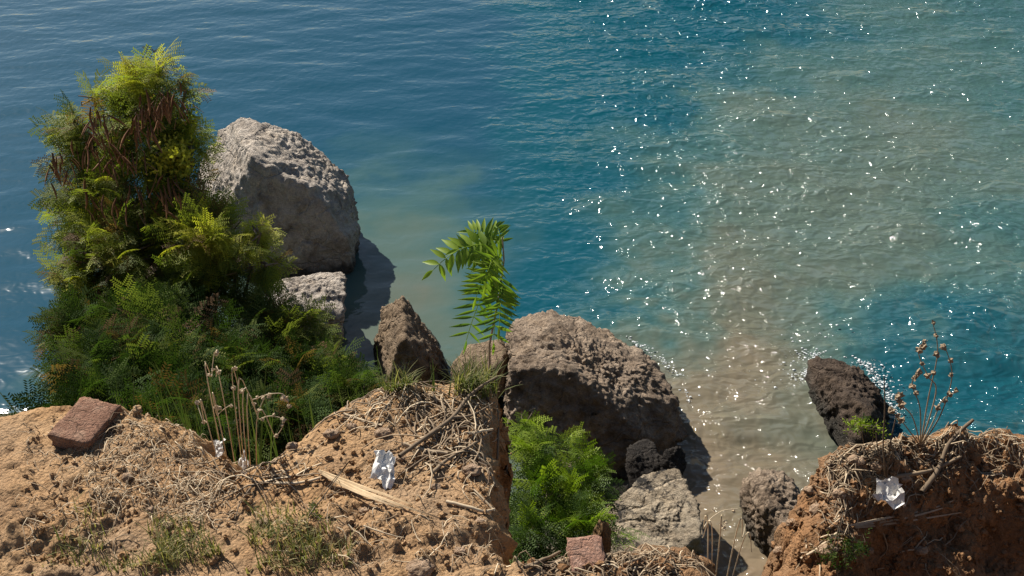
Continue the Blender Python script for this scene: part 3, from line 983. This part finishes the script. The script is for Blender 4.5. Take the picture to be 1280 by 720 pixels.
# ------------------------------------------------------------------ grass, litter and crumbs
def blades(pos, hgt, lean, width, tint, curl=0.5):
    n = len(pos)
    az = rng.random(n) * 2 * math.pi
    d = np.stack([np.cos(az), np.sin(az), np.zeros(n)], 1)
    s = np.stack([-np.sin(az), np.cos(az), np.zeros(n)], 1)
    rows = []
    for t, w in ((0, 1.0), (0.45, 0.8), (0.8, 0.45), (1.0, 0.08)):
        c = pos + d * (lean * hgt * (t ** 1.7))[:, None] + np.array([0, 0, 1.0]) * (hgt * t * (1 - curl * lean * t * 0.6))[:, None]
        rows += [c - s * (width * w)[:, None] / 2, c + s * (width * w)[:, None] / 2]
    V = np.stack(rows, 1).reshape(-1, 3)
    base = (np.arange(n) * 8)[:, None, None]
    Fc = (np.array([[0, 1, 3, 2], [2, 3, 5, 4], [4, 5, 7, 6]])[None] + base).reshape(-1, 4)
    return V, Fc, np.repeat(tint, 8)


def scatter_px(boxes, margin=0.0):
    """random soil points seen inside pixel boxes (x0, y0, x1, y1, n)"""
    out = []
    for (x0, y0, x1, y1, n) in boxes:
        px, py = rng.uniform(x0, x1, n), rng.uniform(y0, y1, n)
        u, v = (px - 640) / F, -(py - 360) / F
        dy, dz = CP + v * SP, -SP + v * CP
        best = np.full(n, np.nan)
        for Yt in np.arange(1.42, 3.3, 0.012):
            t = Yt / dy
            need = np.isnan(best)
            if not need.any():
                break
            x, z = u[need] * t[need], H + dz[need] * t[need]
            g = ground_z(x, np.full(need.sum(), Yt), False)
            hit = z <= g
            idx = np.where(need)[0][hit]
            best[idx] = Yt
        ok = ~np.isnan(best)
        t = best[ok] / dy[ok]
        out.append(np.stack([u[ok] * t, best[ok]], 1))
    xy = np.concatenate(out)
    z = ground_z(xy[:, 0], xy[:, 1])
    return np.column_stack([xy, z])


def grass(name, boxes, hgt, width, tint, tsd, label, lean=0.7):
    pos = scatter_px(boxes)
    keep = fbm(pos * 9 + 4, 2) > -0.12
    pos = pos[keep]
    n = len(pos)
    V, Fc, T = blades(pos - np.array([0, 0, 0.004]), hgt * (0.5 + rng.random(n)), lean * (0.3 + rng.random(n)), width * (0.6 + 0.8 * rng.random(n)), np.clip(tint + tsd * rng.normal(size=n), 0, 1))
    o = obj(name, V, Fc, M['grass'], None, pos.mean(0), False, {'tint': T})
    return tag(o, label, 'grass', None, 'stuff')


grass('grass', [(130, 655, 440, 720, 1000), (140, 680, 230, 712, 350), (250, 640, 400, 715, 500), (30, 640, 130, 720, 200)], 0.04, 0.0026, 0.68, 0.25, 'dry olive grass on the trodden soil at the cliff top')
grass('grass', [(478, 462, 640, 492, 1700), (560, 470, 640, 500, 500)], 0.075, 0.0035, 0.5, 0.25, 'tufted yellow-green grass along the crest of the soil edge')
# tall grass on the slope behind the crest
tp = []
for (px, py, Yc, n, spx) in [(400, 480, 3.4, 500, 40), (440, 475, 3.6, 600, 40), (340, 520, 3.0, 350, 60), (250, 520, 3.1, 350, 50), (500, 470, 3.4, 260, 30)]:
    q = P(px, py, Yc)
    sx = spx * Yc / F * 1.2
    a = np.stack([q.x + rng.normal(size=n) * sx, q.y + rng.normal(size=n) * 0.25], 1)
    tp.append(np.column_stack([a, ground_z(a[:, 0], a[:, 1])]))
tp = np.concatenate(tp)
sight = H - tp[:, 1] * 0.765
hh = np.clip(sight - tp[:, 2], 0.2, 1.3) * (0.75 + 0.35 * rng.random(len(tp)))
V, Fc, T = blades(tp - np.array([0, 0, 0.02]), hh, 0.25 * rng.random(len(tp)), 0.008 + 0.006 * rng.random(len(tp)), np.clip(0.08 + 0.12 * rng.normal(size=len(tp)), 0, 1))
tag(obj('grass', V, Fc, M['grass'], None, tp.mean(0), False, {'tint': T}), 'tall dark green grass standing on the slope behind the soil crest', 'grass', None, 'stuff')


def fibres(boxes, length, rad, tint, tsd, curl=0.5):
    pos = scatter_px(boxes)
    n = len(pos)
    L = length * (0.35 + 1.1 * rng.random(n) ** 1.5)
    az = rng.random(n) * 2 * math.pi
    bend = rng.normal(size=n) * curl
    K = 5
    pts = np.zeros((n, K, 3))
    cur = pos[:, :2].copy()
    for k in range(K):
        pts[:, k, :2] = cur
        a = az + bend * k
        cur = cur + np.stack([np.cos(a), np.sin(a)], 1) * (L / (K - 1))[:, None]
    g = ground_z(pts[:, :, 0].ravel(), pts[:, :, 1].ravel()).reshape(n, K)
    ok = np.ptp(g, axis=1) < 0.07                      # none hangs over the edge
    pts, g, pos, n = pts[ok], g[ok], pos[ok], int(ok.sum())
    lift = np.abs(rng.normal(size=n)) * 0.012
    pts[:, :, 2] = g + rad + lift[:, None] * np.sin(np.linspace(0, math.pi, K))[None]
    tn = np.gradient(pts, axis=1)
    tn /= np.linalg.norm(tn, axis=2)[:, :, None] + 1e-9
    s = np.cross(tn, [0, 0, 1.0])
    s /= np.linalg.norm(s, axis=2)[:, :, None] + 1e-9
    b = np.cross(s, tn)
    rr = (rad * (0.5 + rng.random(n)))[:, None] * np.linspace(1.1, 0.5, K)[None]
    th = np.array([0.5, 2.6, 4.7])
    V = pts[:, :, None, :] + rr[:, :, None, None] * (np.cos(th)[None, None, :, None] * s[:, :, None, :] + np.sin(th)[None, None, :, None] * b[:, :, None, :])
    base = np.arange(n)[:, None, None] * (K * 3)
    Fl = []
    for k in range(K - 1):
        for j in range(3):
            Fl.append((k * 3 + j, k * 3 + (j + 1) % 3, k * 3 + 3 + (j + 1) % 3, k * 3 + 3 + j))
    Fc = (np.array(Fl)[None] + base).reshape(-1, 4)
    T = np.repeat(np.clip(tint + tsd * rng.normal(size=n), 0, 1), K * 3)
    return V.reshape(-1, 3), Fc, T, pos


def litter(name, boxes, length, rad, tint, tsd, label, curl=0.5):
    V, Fc, T, pos = fibres(boxes, length, rad, tint, tsd, curl)
    return tag(obj(name, V, Fc, M['wood'], None, pos.mean(0), True, {'tint': T}), label, 'litter', None, 'stuff')


litter('dry_litter', [(108, 520, 260, 640, 480), (30, 530, 150, 700, 160), (180, 600, 300, 660, 140), (330, 560, 640, 715, 220), (420, 480, 560, 540, 160)], 0.055, 0.0011, 0.6, 0.25, 'pale dry straw and root fibres strewn over the tan soil')
litter('dry_roots', [(520, 490, 640, 590, 240), (430, 475, 520, 520, 60), (270, 560, 345, 610, 120)], 0.13, 0.0022, 0.45, 0.25, 'tangled dry roots below the grass at the soil crest', 0.3)
litter('dry_roots', [(1025, 545, 1110, 600, 420), (1110, 520, 1200, 590, 330), (1200, 525, 1280, 600, 160), (1000, 600, 1180, 715, 190)], 0.15, 0.0022, 0.45, 0.28, 'matted brown roots over the crest of the reddish soil bank', 0.3)
litter('dry_litter', [(645, 695, 905, 720, 420)], 0.07, 0.0017, 0.35, 0.3, 'dark twigs and dry leaves around the pink clay block', 0.3)

# crumbs of soil, too many to count
def crumbs(boxes, r0, r1, label, mat):
    pos = scatter_px(boxes)
    D, Fc = ICO[2]
    n = len(pos)
    r = r0 + (r1 - r0) * rng.random(n) ** 3
    sc = r[:, None] * (0.65 + 0.7 * rng.random((n, 3)))
    jit = 1 + 0.22 * rng.normal(size=(n, len(D)))
    V = pos[:, None, :] + (D[None] * jit[:, :, None]) * sc[:, None, :]
    V[:, :, 2] += r[:, None] * 0.35
    F2 = (Fc[None] + (np.arange(n) * len(D))[:, None, None]).reshape(-1, 3)
    o = obj('soil_crumbs', V.reshape(-1, 3), F2, mat, None, pos.mean(0), False, {'red': np.zeros(n * len(D)) + (0.8 if label.startswith('reddish') else 0)})
    return tag(o, label, 'soil', None, 'stuff')


crumbs([(30, 520, 640, 720, 900), (340, 520, 640, 640, 250)], 0.0018, 0.009, 'tan soil crumbs scattered over the trodden cliff top', M['soil'])
crumbs([(960, 560, 1280, 720, 1100), (650, 690, 900, 720, 150)], 0.003, 0.014, 'reddish soil crumbs scattered over the steep bank', M['soil'])

# ------------------------------------------------------------------ stones
def stone(px, py, rpx, label, group, seed, flat=0.6, mat='stone', y1=3.4):
    g = on_ground(px, py, 1.4, y1)
    r = rpx * (g - Vector((0, 0, H))).length / F
    D, Fc = ICO[4]
    V = D * (1 + 0.28 * fbm(D * 1.2 + seed * 3.1, 3) + 0.06 * fbm(D * 5 + seed, 2))[:, None]
    V = V * r * np.array([1, 0.8, flat])
    V = V + np.array(g) + np.array([0, 0, r * flat * 0.35])
    return tag(obj('stone', V, Fc, M[mat]), label, 'stone', group)


stone(525, 714, 17, 'flat pinkish stone set in the soil near the cliff-top path', None, 1, 0.4)
for i, (a, b, c) in enumerate([(415, 545, 9), (365, 560, 7), (440, 535, 6), (478, 545, 10), (545, 610, 7), (600, 655, 8), (455, 640, 6), (330, 655, 7), (210, 660, 7), (160, 600, 7), (190, 640, 6), (240, 600, 6), (500, 575, 6), (590, 590, 11), (575, 690, 7), (380, 690, 6)]):
    stone(a, b, c, 'small tan stone lying on the sunlit cliff-top soil', 'small stones on the cliff-top soil', 10 + i)
stone(1048, 621, 8, 'rounded pale stone on the reddish bank beside the crumpled paper', None, 31, 0.8)
for i, (a, b, c) in enumerate([(1020, 640, 9), (990, 655, 7), (1068, 578, 10), (1095, 585, 8), (1130, 600, 7), (1035, 690, 11), (975, 690, 8), (1150, 690, 8), (1012, 615, 8), (1085, 690, 6)]):
    stone(a, b, c, 'small brown stone set in the steep reddish bank', 'small stones in the reddish bank', 40 + i)

# ------------------------------------------------------------------ bricks
def brick(center, size, rot, mat, label, seed, name='brick'):
    bm = bmesh.new()
    bmesh.ops.create_cube(bm, size=1.0)
    bmesh.ops.subdivide_edges(bm, edges=bm.edges, cuts=13, use_grid_fill=True)
    V = np.array([v.co[:] for v in bm.verts])
    Fc = np.array([[v.index for v in f.verts] for f in bm.faces])
    bm.free()
    q = np.abs(V) * 2
    edge = np.sort(q, axis=1)[:, 1]
    V = V * np.array(size)
    nz = fbm(V * 40 + seed, 3)
    V = V * (1 - 0.05 * sstep(0.80, 1.0, edge) * (1 + 3.2 * np.clip(nz, -0.3, 1)))[:, None]
    V += 0.0012 * np.stack([fbm(V * 60 + s, 2) for s in (1, 5, 9)], 1)
    R = np.array(Matrix.Rotation(rot[2], 3, 'Z') @ Matrix.Rotation(rot[1], 3, 'Y') @ Matrix.Rotation(rot[0], 3, 'X'))
    V = V @ R.T + np.array(center)
    return tag(obj(name, V, Fc, mat), label, 'brick')


c = P(108, 532, 2.07)
brick((c.x, c.y, gz(c.x, c.y) + 0.010), (0.11, 0.15, 0.045), (0.03, 0.08, -0.25), M['brick_l'], 'worn reddish clay brick lying on tan soil before the dark shrub', 3)
c = P(733, 702, 1.6)
brick((c.x, c.y, gz(c.x, c.y) + 0.02), (0.075, 0.08, 0.055), (0.32, -0.05, 0.12), M['brick_r'], 'pink clay block among twigs below the bright green shrub', 8)

# ------------------------------------------------------------------ paper, plastic
def paper(px, py, wpx, hpx, label, seed, name='crumpled_paper', cat='paper', fold=0.35, tilt=0.5):
    g = on_ground(px, py)
    s = (g - Vector((0, 0, H))).length / F
    n = 9
    a, b = np.meshgrid(np.linspace(-0.5, 0.5, n), np.linspace(-0.5, 0.5, n))
    u, v = a.ravel(), b.ravel()
    q = np.stack([u, v, np.full(n * n, seed * 1.7)], 1)
    z = fold * 0.8 * (fbm(q * 2.2, 3, 0.5, True)) + 0.07 * rng.normal(size=n * n)
    x = u * (1 + 0.55 * perlin(q * 1.6 + 4)) + 0.25 * v + 0.12 * perlin(q * 5 + 2)
    y = v * (1 + 0.6 * perlin(q * 1.7 + 9)) - 0.3 * u + 0.12 * perlin(q * 5 + 7)
    w, h = wpx * s, hpx * s * 1.15
    V = np.stack([x * w, y * h * math.cos(tilt), z * w + y * h * math.sin(tilt)], 1)
    V[:, 2] -= V[:, 2].min()
    V = V + np.array(g) + np.array([0, 0, 0.002])
    top = grid_faces(n, n)
    nv = len(V)
    V2 = V + np.array([0, 0.0004, -0.0012])
    rim = np.concatenate([np.arange(n), np.arange(1, n) * n + n - 1, (n - 1) * n + np.arange(n - 2, -1, -1), np.arange(n - 2, 0, -1) * n])
    rf = np.stack([rim, np.roll(rim, -1), np.roll(rim, -1) + nv, rim + nv], 1)
    o = obj(name, np.concatenate([V, V2]), np.concatenate([top, top[:, ::-1] + nv, rf[:, ::-1]]), M['paper'], None, None, False)
    return tag(o, label, cat)


paper(481, 598, 27, 34, 'crumpled white paper scrap on sunlit tan soil above the palm leaf', 1)
paper(272, 568, 16, 16, 'little white plastic scrap at the foot of the dry weed', 2, 'plastic_scrap', 'litter', 0.5)
paper(306, 592, 12, 26, 'narrow torn white scrap in the gully of tan soil', 3, 'plastic_scrap', 'litter', 0.5)
paper(1107, 628, 32, 26, 'crumpled white paper scrap on the shaded reddish bank', 4, fold=0.55)
paper(930, 716, 18, 22, 'torn white plastic scrap below the small brown boulder', 6, 'plastic_scrap', 'litter', 0.5)

# ------------------------------------------------------------------ palm leaves, sticks
def ground_line(pxs, lift=0.004, y1=3.4):
    out = []
    for a, b in pxs:
        g = on_ground(a, b, 1.4, y1)
        if out and abs(g.y - out[-1].y) > 0.28:
            q = P(a, b, out[-1].y + 0.06)
            g = Vector((q.x, q.y, max(q.z, gz(q.x, q.y))))
        out.append(g + Vector((0, 0, lift)))
    return out


def smooth_line(pts, n):
    pts = np.array([tuple(p) for p in pts])
    t = np.linspace(0, len(pts) - 1, n)
    k = np.minimum(len(pts) - 2, t.astype(int))
    f = (t - k)[:, None]
    p0, p1, p2, p3 = pts[np.maximum(k - 1, 0)], pts[k], pts[k + 1], pts[np.minimum(k + 2, len(pts) - 1)]
    return 0.5 * (2 * p1 + (p2 - p0) * f + (2 * p0 - 5 * p1 + 4 * p2 - p3) * f ** 2 + (3 * p1 - p0 - 3 * p2 + p3) * f ** 3)


def strip(line, w0, wm, w1, thick, mat, parent):
    """a bent leaf strip with a keel"""
    n = len(line)
    tn = np.gradient(line, axis=0)
    tn /= np.linalg.norm(tn, axis=1)[:, None]
    s = np.cross(tn, [0, 0, 1.0])
    s /= np.linalg.norm(s, axis=1)[:, None]
    b = np.cross(s, tn)
    t = np.linspace(0, 1, n)
    w = np.interp(t, [0, 0.25, 1], [w0, wm, w1])
    V = np.stack([line - s * w[:, None], line + b * thick, line + s * w[:, None], line - b * thick * 0.4], 1).reshape(-1, 3)
    Fc = []
    for i in range(n - 1):
        for j in range(4):
            k = (j + 1) % 4
            Fc.append((i * 4 + j, i * 4 + k, i * 4 + 4 + k, i * 4 + 4 + j))
    return obj('leaf_strip', V, Fc, mat, parent, None, False)


pl = thing('palm_leaf', on_ground(400, 598), 'split dry straw-coloured palm leaf lying across the sunlit tan soil', 'palm leaf')
for (line, w) in [([(400, 597), (440, 616), (490, 636), (550, 656)], 0.005), ([(402, 597), (445, 614), (485, 628), (516, 640)], 0.0045), ([(404, 600), (440, 620), (475, 634), (505, 645)], 0.004)]:
    strip(smooth_line(ground_line(line, 0.020), 24), 0.004, w * 1.3, 0.0012, 0.003, M['palm'], pl)
pr = thing('palm_leaf', on_ground(1040, 664), 'long grey dry palm leaf lying across the shaded reddish bank', 'palm leaf')
for (line, w) in [([(1032, 665), (1090, 660), (1140, 650), (1195, 636)], 0.008), ([(1034, 667), (1090, 664), (1150, 654), (1200, 645)], 0.007), ([(1060, 662), (1110, 654), (1160, 642), (1190, 632)], 0.006)]:
    strip(smooth_line(ground_line(line, 0.014), 24), 0.003, w, 0.002, 0.004, M['palm_grey'], pr)


def stick(line, r0, r1, tint, label, lift=0.006, fork=None, world_line=None):
    pts = smooth_line(world_line if world_line else ground_line(line, lift), 28)
    pts[:, 2] += 0.002 * fbm(pts * 30, 2)
    t = thing('dry_stick', pts[0], label, 'stick')
    mb = MB()
    mb.tube(pts, r0, r1, 7, tint, 0.06)
    mb.build('shaft', M['wood'], t)
    if fork:
        for f in fork:
            f = smooth_line(ground_line(f, lift), 12)
            m2 = MB()
            m2.tube(f, r1 * 1.1, r1 * 0.6, 6, tint, 0.05)
            m2.build('side_twig', M['wood'], t)
    return t


stick([(345, 608), (375, 606), (403, 600)], 0.004, 0.003, 0.85, 'short pale stick beside the tip of the straw-coloured palm leaf')
stick([(558, 630), (585, 637), (605, 642), (618, 640)], 0.0045, 0.003, 0.8, 'pale bent stick on bare soil right below the tangled roots', fork=[[(618, 643), (600, 622), (588, 612)]])
stick([(500, 580), (535, 555), (565, 530), (590, 500), (622, 478)], 0.006, 0.004, 0.15, 'dark crooked stick rising through tangled roots to the grassy crest', 0.02, fork=[[(565, 530), (590, 528), (618, 512)]])
stick([(505, 560), (535, 568), (560, 572)], 0.006, 0.004, 0.6, 'thick brown stick lying under the tangled roots', 0.01)
stick([(585, 550), (600, 548), (616, 545)], 0.004, 0.003, 0.95, 'bleached white stick across the tangled roots', 0.02)
stick([(540, 598), (560, 580), (590, 562), (615, 545)], 0.005, 0.003, 0.3, 'brown forked stick slanting below the bleached white stick', 0.012)
stick([(470, 540), (478, 520), (492, 500), (500, 478)], 0.003, 0.002, 0.55, 'thin brown stick standing up the slope under the grassy crest', 0.01)
stick([(430, 520), (455, 528), (478, 534)], 0.004, 0.0025, 0.75, 'pale root stick poking from the sunlit soil hump', 0.006)
stick([(455, 662), (480, 668), (505, 675)], 0.002, 0.0015, 0.9, 'very thin straw below the straw-coloured palm leaf', 0.004)
stick([(1000, 705), (1020, 690), (1045, 672)], 0.005, 0.004, 0.75, 'pale straight stick under the grey palm leaf end', 0.01)
stick([(955, 695), (985, 672), (1030, 662), (1062, 664)], 0.003, 0.002, 0.5, 'thin arching reddish stick at the foot of the steep bank', 0.012)
stick([(1100, 665), (1108, 690), (1095, 705)], 0.003, 0.002, 0.45, 'short curved twig in shade under the grey palm leaf', 0.008)
stick([(1090, 602), (1130, 598), (1165, 590), (1200, 575)], 0.009, 0.006, 0.35, 'thick brown branch embedded below the matted roots', 0.01)
stick([(1150, 622), (1170, 595), (1185, 560), (1215, 530)], 0.010, 0.006, 0.1, 'dark heavy branch leaning on the crest of the reddish bank', 0.02)
stick([(775, 712), (800, 702), (822, 690)], 0.003, 0.002, 0.6, 'grey twig lying on dark litter by the pink clay block', 0.01)
stick([(655, 716), (680, 706), (700, 694)], 0.005, 0.003, 0.25, 'dark stick at the base of the bright green shrub', 0.01)


# ------------------------------------------------------------------ dry weeds
def weed(name, base, stems, label, mat='wood', tint=0.85, r=0.0028, heads=True, cat='weed', head_r=0.006):
    """stems: list of (list of (px, py, Y), seed heads)"""
    t = thing(name, base, label, cat)
    for pts, nh in stems:
        line = smooth_line([base] + [P(*q) for q in pts], 22)
        mb = MB()
        mb.tube(line, r, r * 0.5, 6, tint + 0.1 * rng.normal())
        s = mb.build('stalk', M[mat], t)
        for h in range(nh):
            q = line[int(len(line) * (0.45 + 0.54 * (h + 1) / nh)) - 1]
            D, Fc = ICO[2]
            V = D * (1 + 0.35 * rng.normal(size=len(D)))[:, None] * head_r * (0.7 + 0.6 * rng.random()) + q + rng.normal(size=3) * 0.004
            obj('seed_head', V, Fc, M[mat], s, None, False, {'tint': np.full(len(D), min(1, tint * 0.8))})
    return t


b = on_ground(285, 572)
weed('dry_weed', b, [
    ([(268, 520, 2.1), (265, 470, 2.12), (268, 440, 2.13)], 3), ([(285, 530, 2.1), (270, 470, 2.12)], 2), ([(300, 530, 2.1), (318, 500, 2.1), (352, 492, 2.1), (362, 510, 2.1)], 5),
    ([(305, 540, 2.05), (322, 515, 2.05), (330, 498, 2.05)], 3), ([(310, 545, 2.05), (325, 525, 2.05), (340, 520, 2.05), (358, 525, 2.05)], 3), ([(278, 545, 2.05), (272, 520, 2.1), (290, 505, 2.1)], 3),
    ([(320, 560, 2.05), (345, 545, 2.05), (355, 530, 2.05)], 2), ([(295, 520, 2.1), (300, 490, 2.12)], 3), ([(265, 550, 2.05), (255, 530, 2.05), (245, 500, 2.1)], 2)],
    'bare pale dry weed with curling seed stalks in the gully of tan soil', r=0.0017, head_r=0.005)
b = on_ground(1150, 560)
weed('dry_weed', b, [
    ([(1160, 500, 2.95), (1172, 440, 2.95), (1165, 400, 2.98)], 4), ([(1170, 490, 2.95), (1160, 470, 2.95), (1148, 440, 2.97), (1160, 425, 2.97)], 5), ([(1140, 520, 2.9), (1120, 500, 2.9), (1128, 490, 2.9)], 4),
    ([(1150, 510, 2.92), (1140, 480, 2.92), (1150, 460, 2.92)], 5), ([(1175, 520, 2.92), (1190, 470, 2.92), (1180, 430, 2.92)], 4), ([(1165, 530, 2.9), (1178, 500, 2.9), (1195, 490, 2.9)], 4), ([(1130, 530, 2.9), (1115, 515, 2.9)], 3)],
    'tall brown dry weed with seed heads on the reddish bank crest', tint=0.55, r=0.0026, head_r=0.009)
b = on_ground(1108, 600)
weed('dry_weed', b, [([(1104, 560, 2.76), (1106, 510, 2.78), (1105, 470, 2.8)], 0), ([(1098, 565, 2.75), (1095, 540, 2.76)], 0), ([(1112, 560, 2.74), (1120, 520, 2.76)], 0)],
     'bare upright dark stem standing above the crumpled paper on the bank', tint=0.15, r=0.0032)
b = on_ground(905, 712)
weed('dry_weed', b, [([(885, 690, 1.62), (880, 660, 1.64), (900, 640, 1.66), (922, 636, 1.68)], 2), ([(890, 695, 1.6), (878, 672, 1.62)], 0), ([(915, 690, 1.6), (928, 672, 1.62), (932, 655, 1.64)], 0), ([(898, 690, 1.6), (900, 665, 1.62), (908, 655, 1.63)], 3), ([(920, 705, 1.58), (940, 690, 1.6)], 0)],
     'thin straw-yellow weed stalks arching over the muddy inlet', tint=0.9, r=0.0016, head_r=0.004)
b = on_ground(1085, 556)
tuft = shrub('small_plant', b, [(1076, 532, 2.88, 14, 9, 26, 0.3), (1092, 536, 2.86, 12, 8, 18, 0.5)], M['leaf_bright'], 'small green and yellow plant on the root-matted crest of the bank', 0.05, SPRIG, cat='plant', stem_r=0.003, tint_mid=0.5)
b = on_ground(385, 648)
shrub('small_plant', b, [(386, 636, 1.74, 12, 12, 18, 0.2)], M['leaf_dark'], 'tiny green weed sprouting below the straw-coloured palm leaf', 0.03, SPRIG, cat='plant', stem_r=0.0015, tint_mid=0.6)
b = on_ground(1040, 690)
shrub('small_plant', b, [(1045, 690, 2.38, 24, 16, 40, -0.1), (1075, 680, 2.42, 16, 14, 24, -0.1)], M['leaf_dark'], 'dark leafy weed in the shade under the grey palm leaf', 0.045, SPRIG, cat='plant', stem_r=0.002, tint_mid=0.35)

# ------------------------------------------------------------------ foam
def foam(line, n, spread, r0, r1, label):
    pts = smooth_line([PZ(a, b, 0.0) for a, b in line], 60)
    D, Fc = ICO[2]
    k = rng.integers(0, 60, n)
    pos = pts[k] + np.abs(rng.normal(size=(n, 1))) * spread * (rng.normal(size=(n, 3)) * 0.6 + np.array([0, 0.5, 0]))
    pos[:, 2] = 0.012 + 0.02 * rng.random(n)
    r = r0 + (r1 - r0) * rng.random(n) ** 3
    V = pos[:, None, :] + D[None] * (1 + 0.3 * rng.normal(size=(n, len(D))))[:, :, None] * r[:, None, None] * np.array([1.5, 1.0, 0.5])
    F2 = (Fc[None] + (np.arange(n) * len(D))[:, None, None]).reshape(-1, 3)
    tag(obj('foam', V.reshape(-1, 3), F2, M['foam'], None, pos.mean(0), True), label, 'foam', None, 'stuff')


foam([(1008, 500), (1006, 470), (1020, 447), (1050, 440), (1085, 462), (1105, 490), (1118, 520)], 1500, 0.2, 0.002, 0.012, 'white foam splashing round the dark jagged rock')
foam([(740, 398), (790, 428), (842, 465), (862, 505)], 200, 0.06, 0.003, 0.012, 'thin white foam along the waterline of the huge brown boulder')
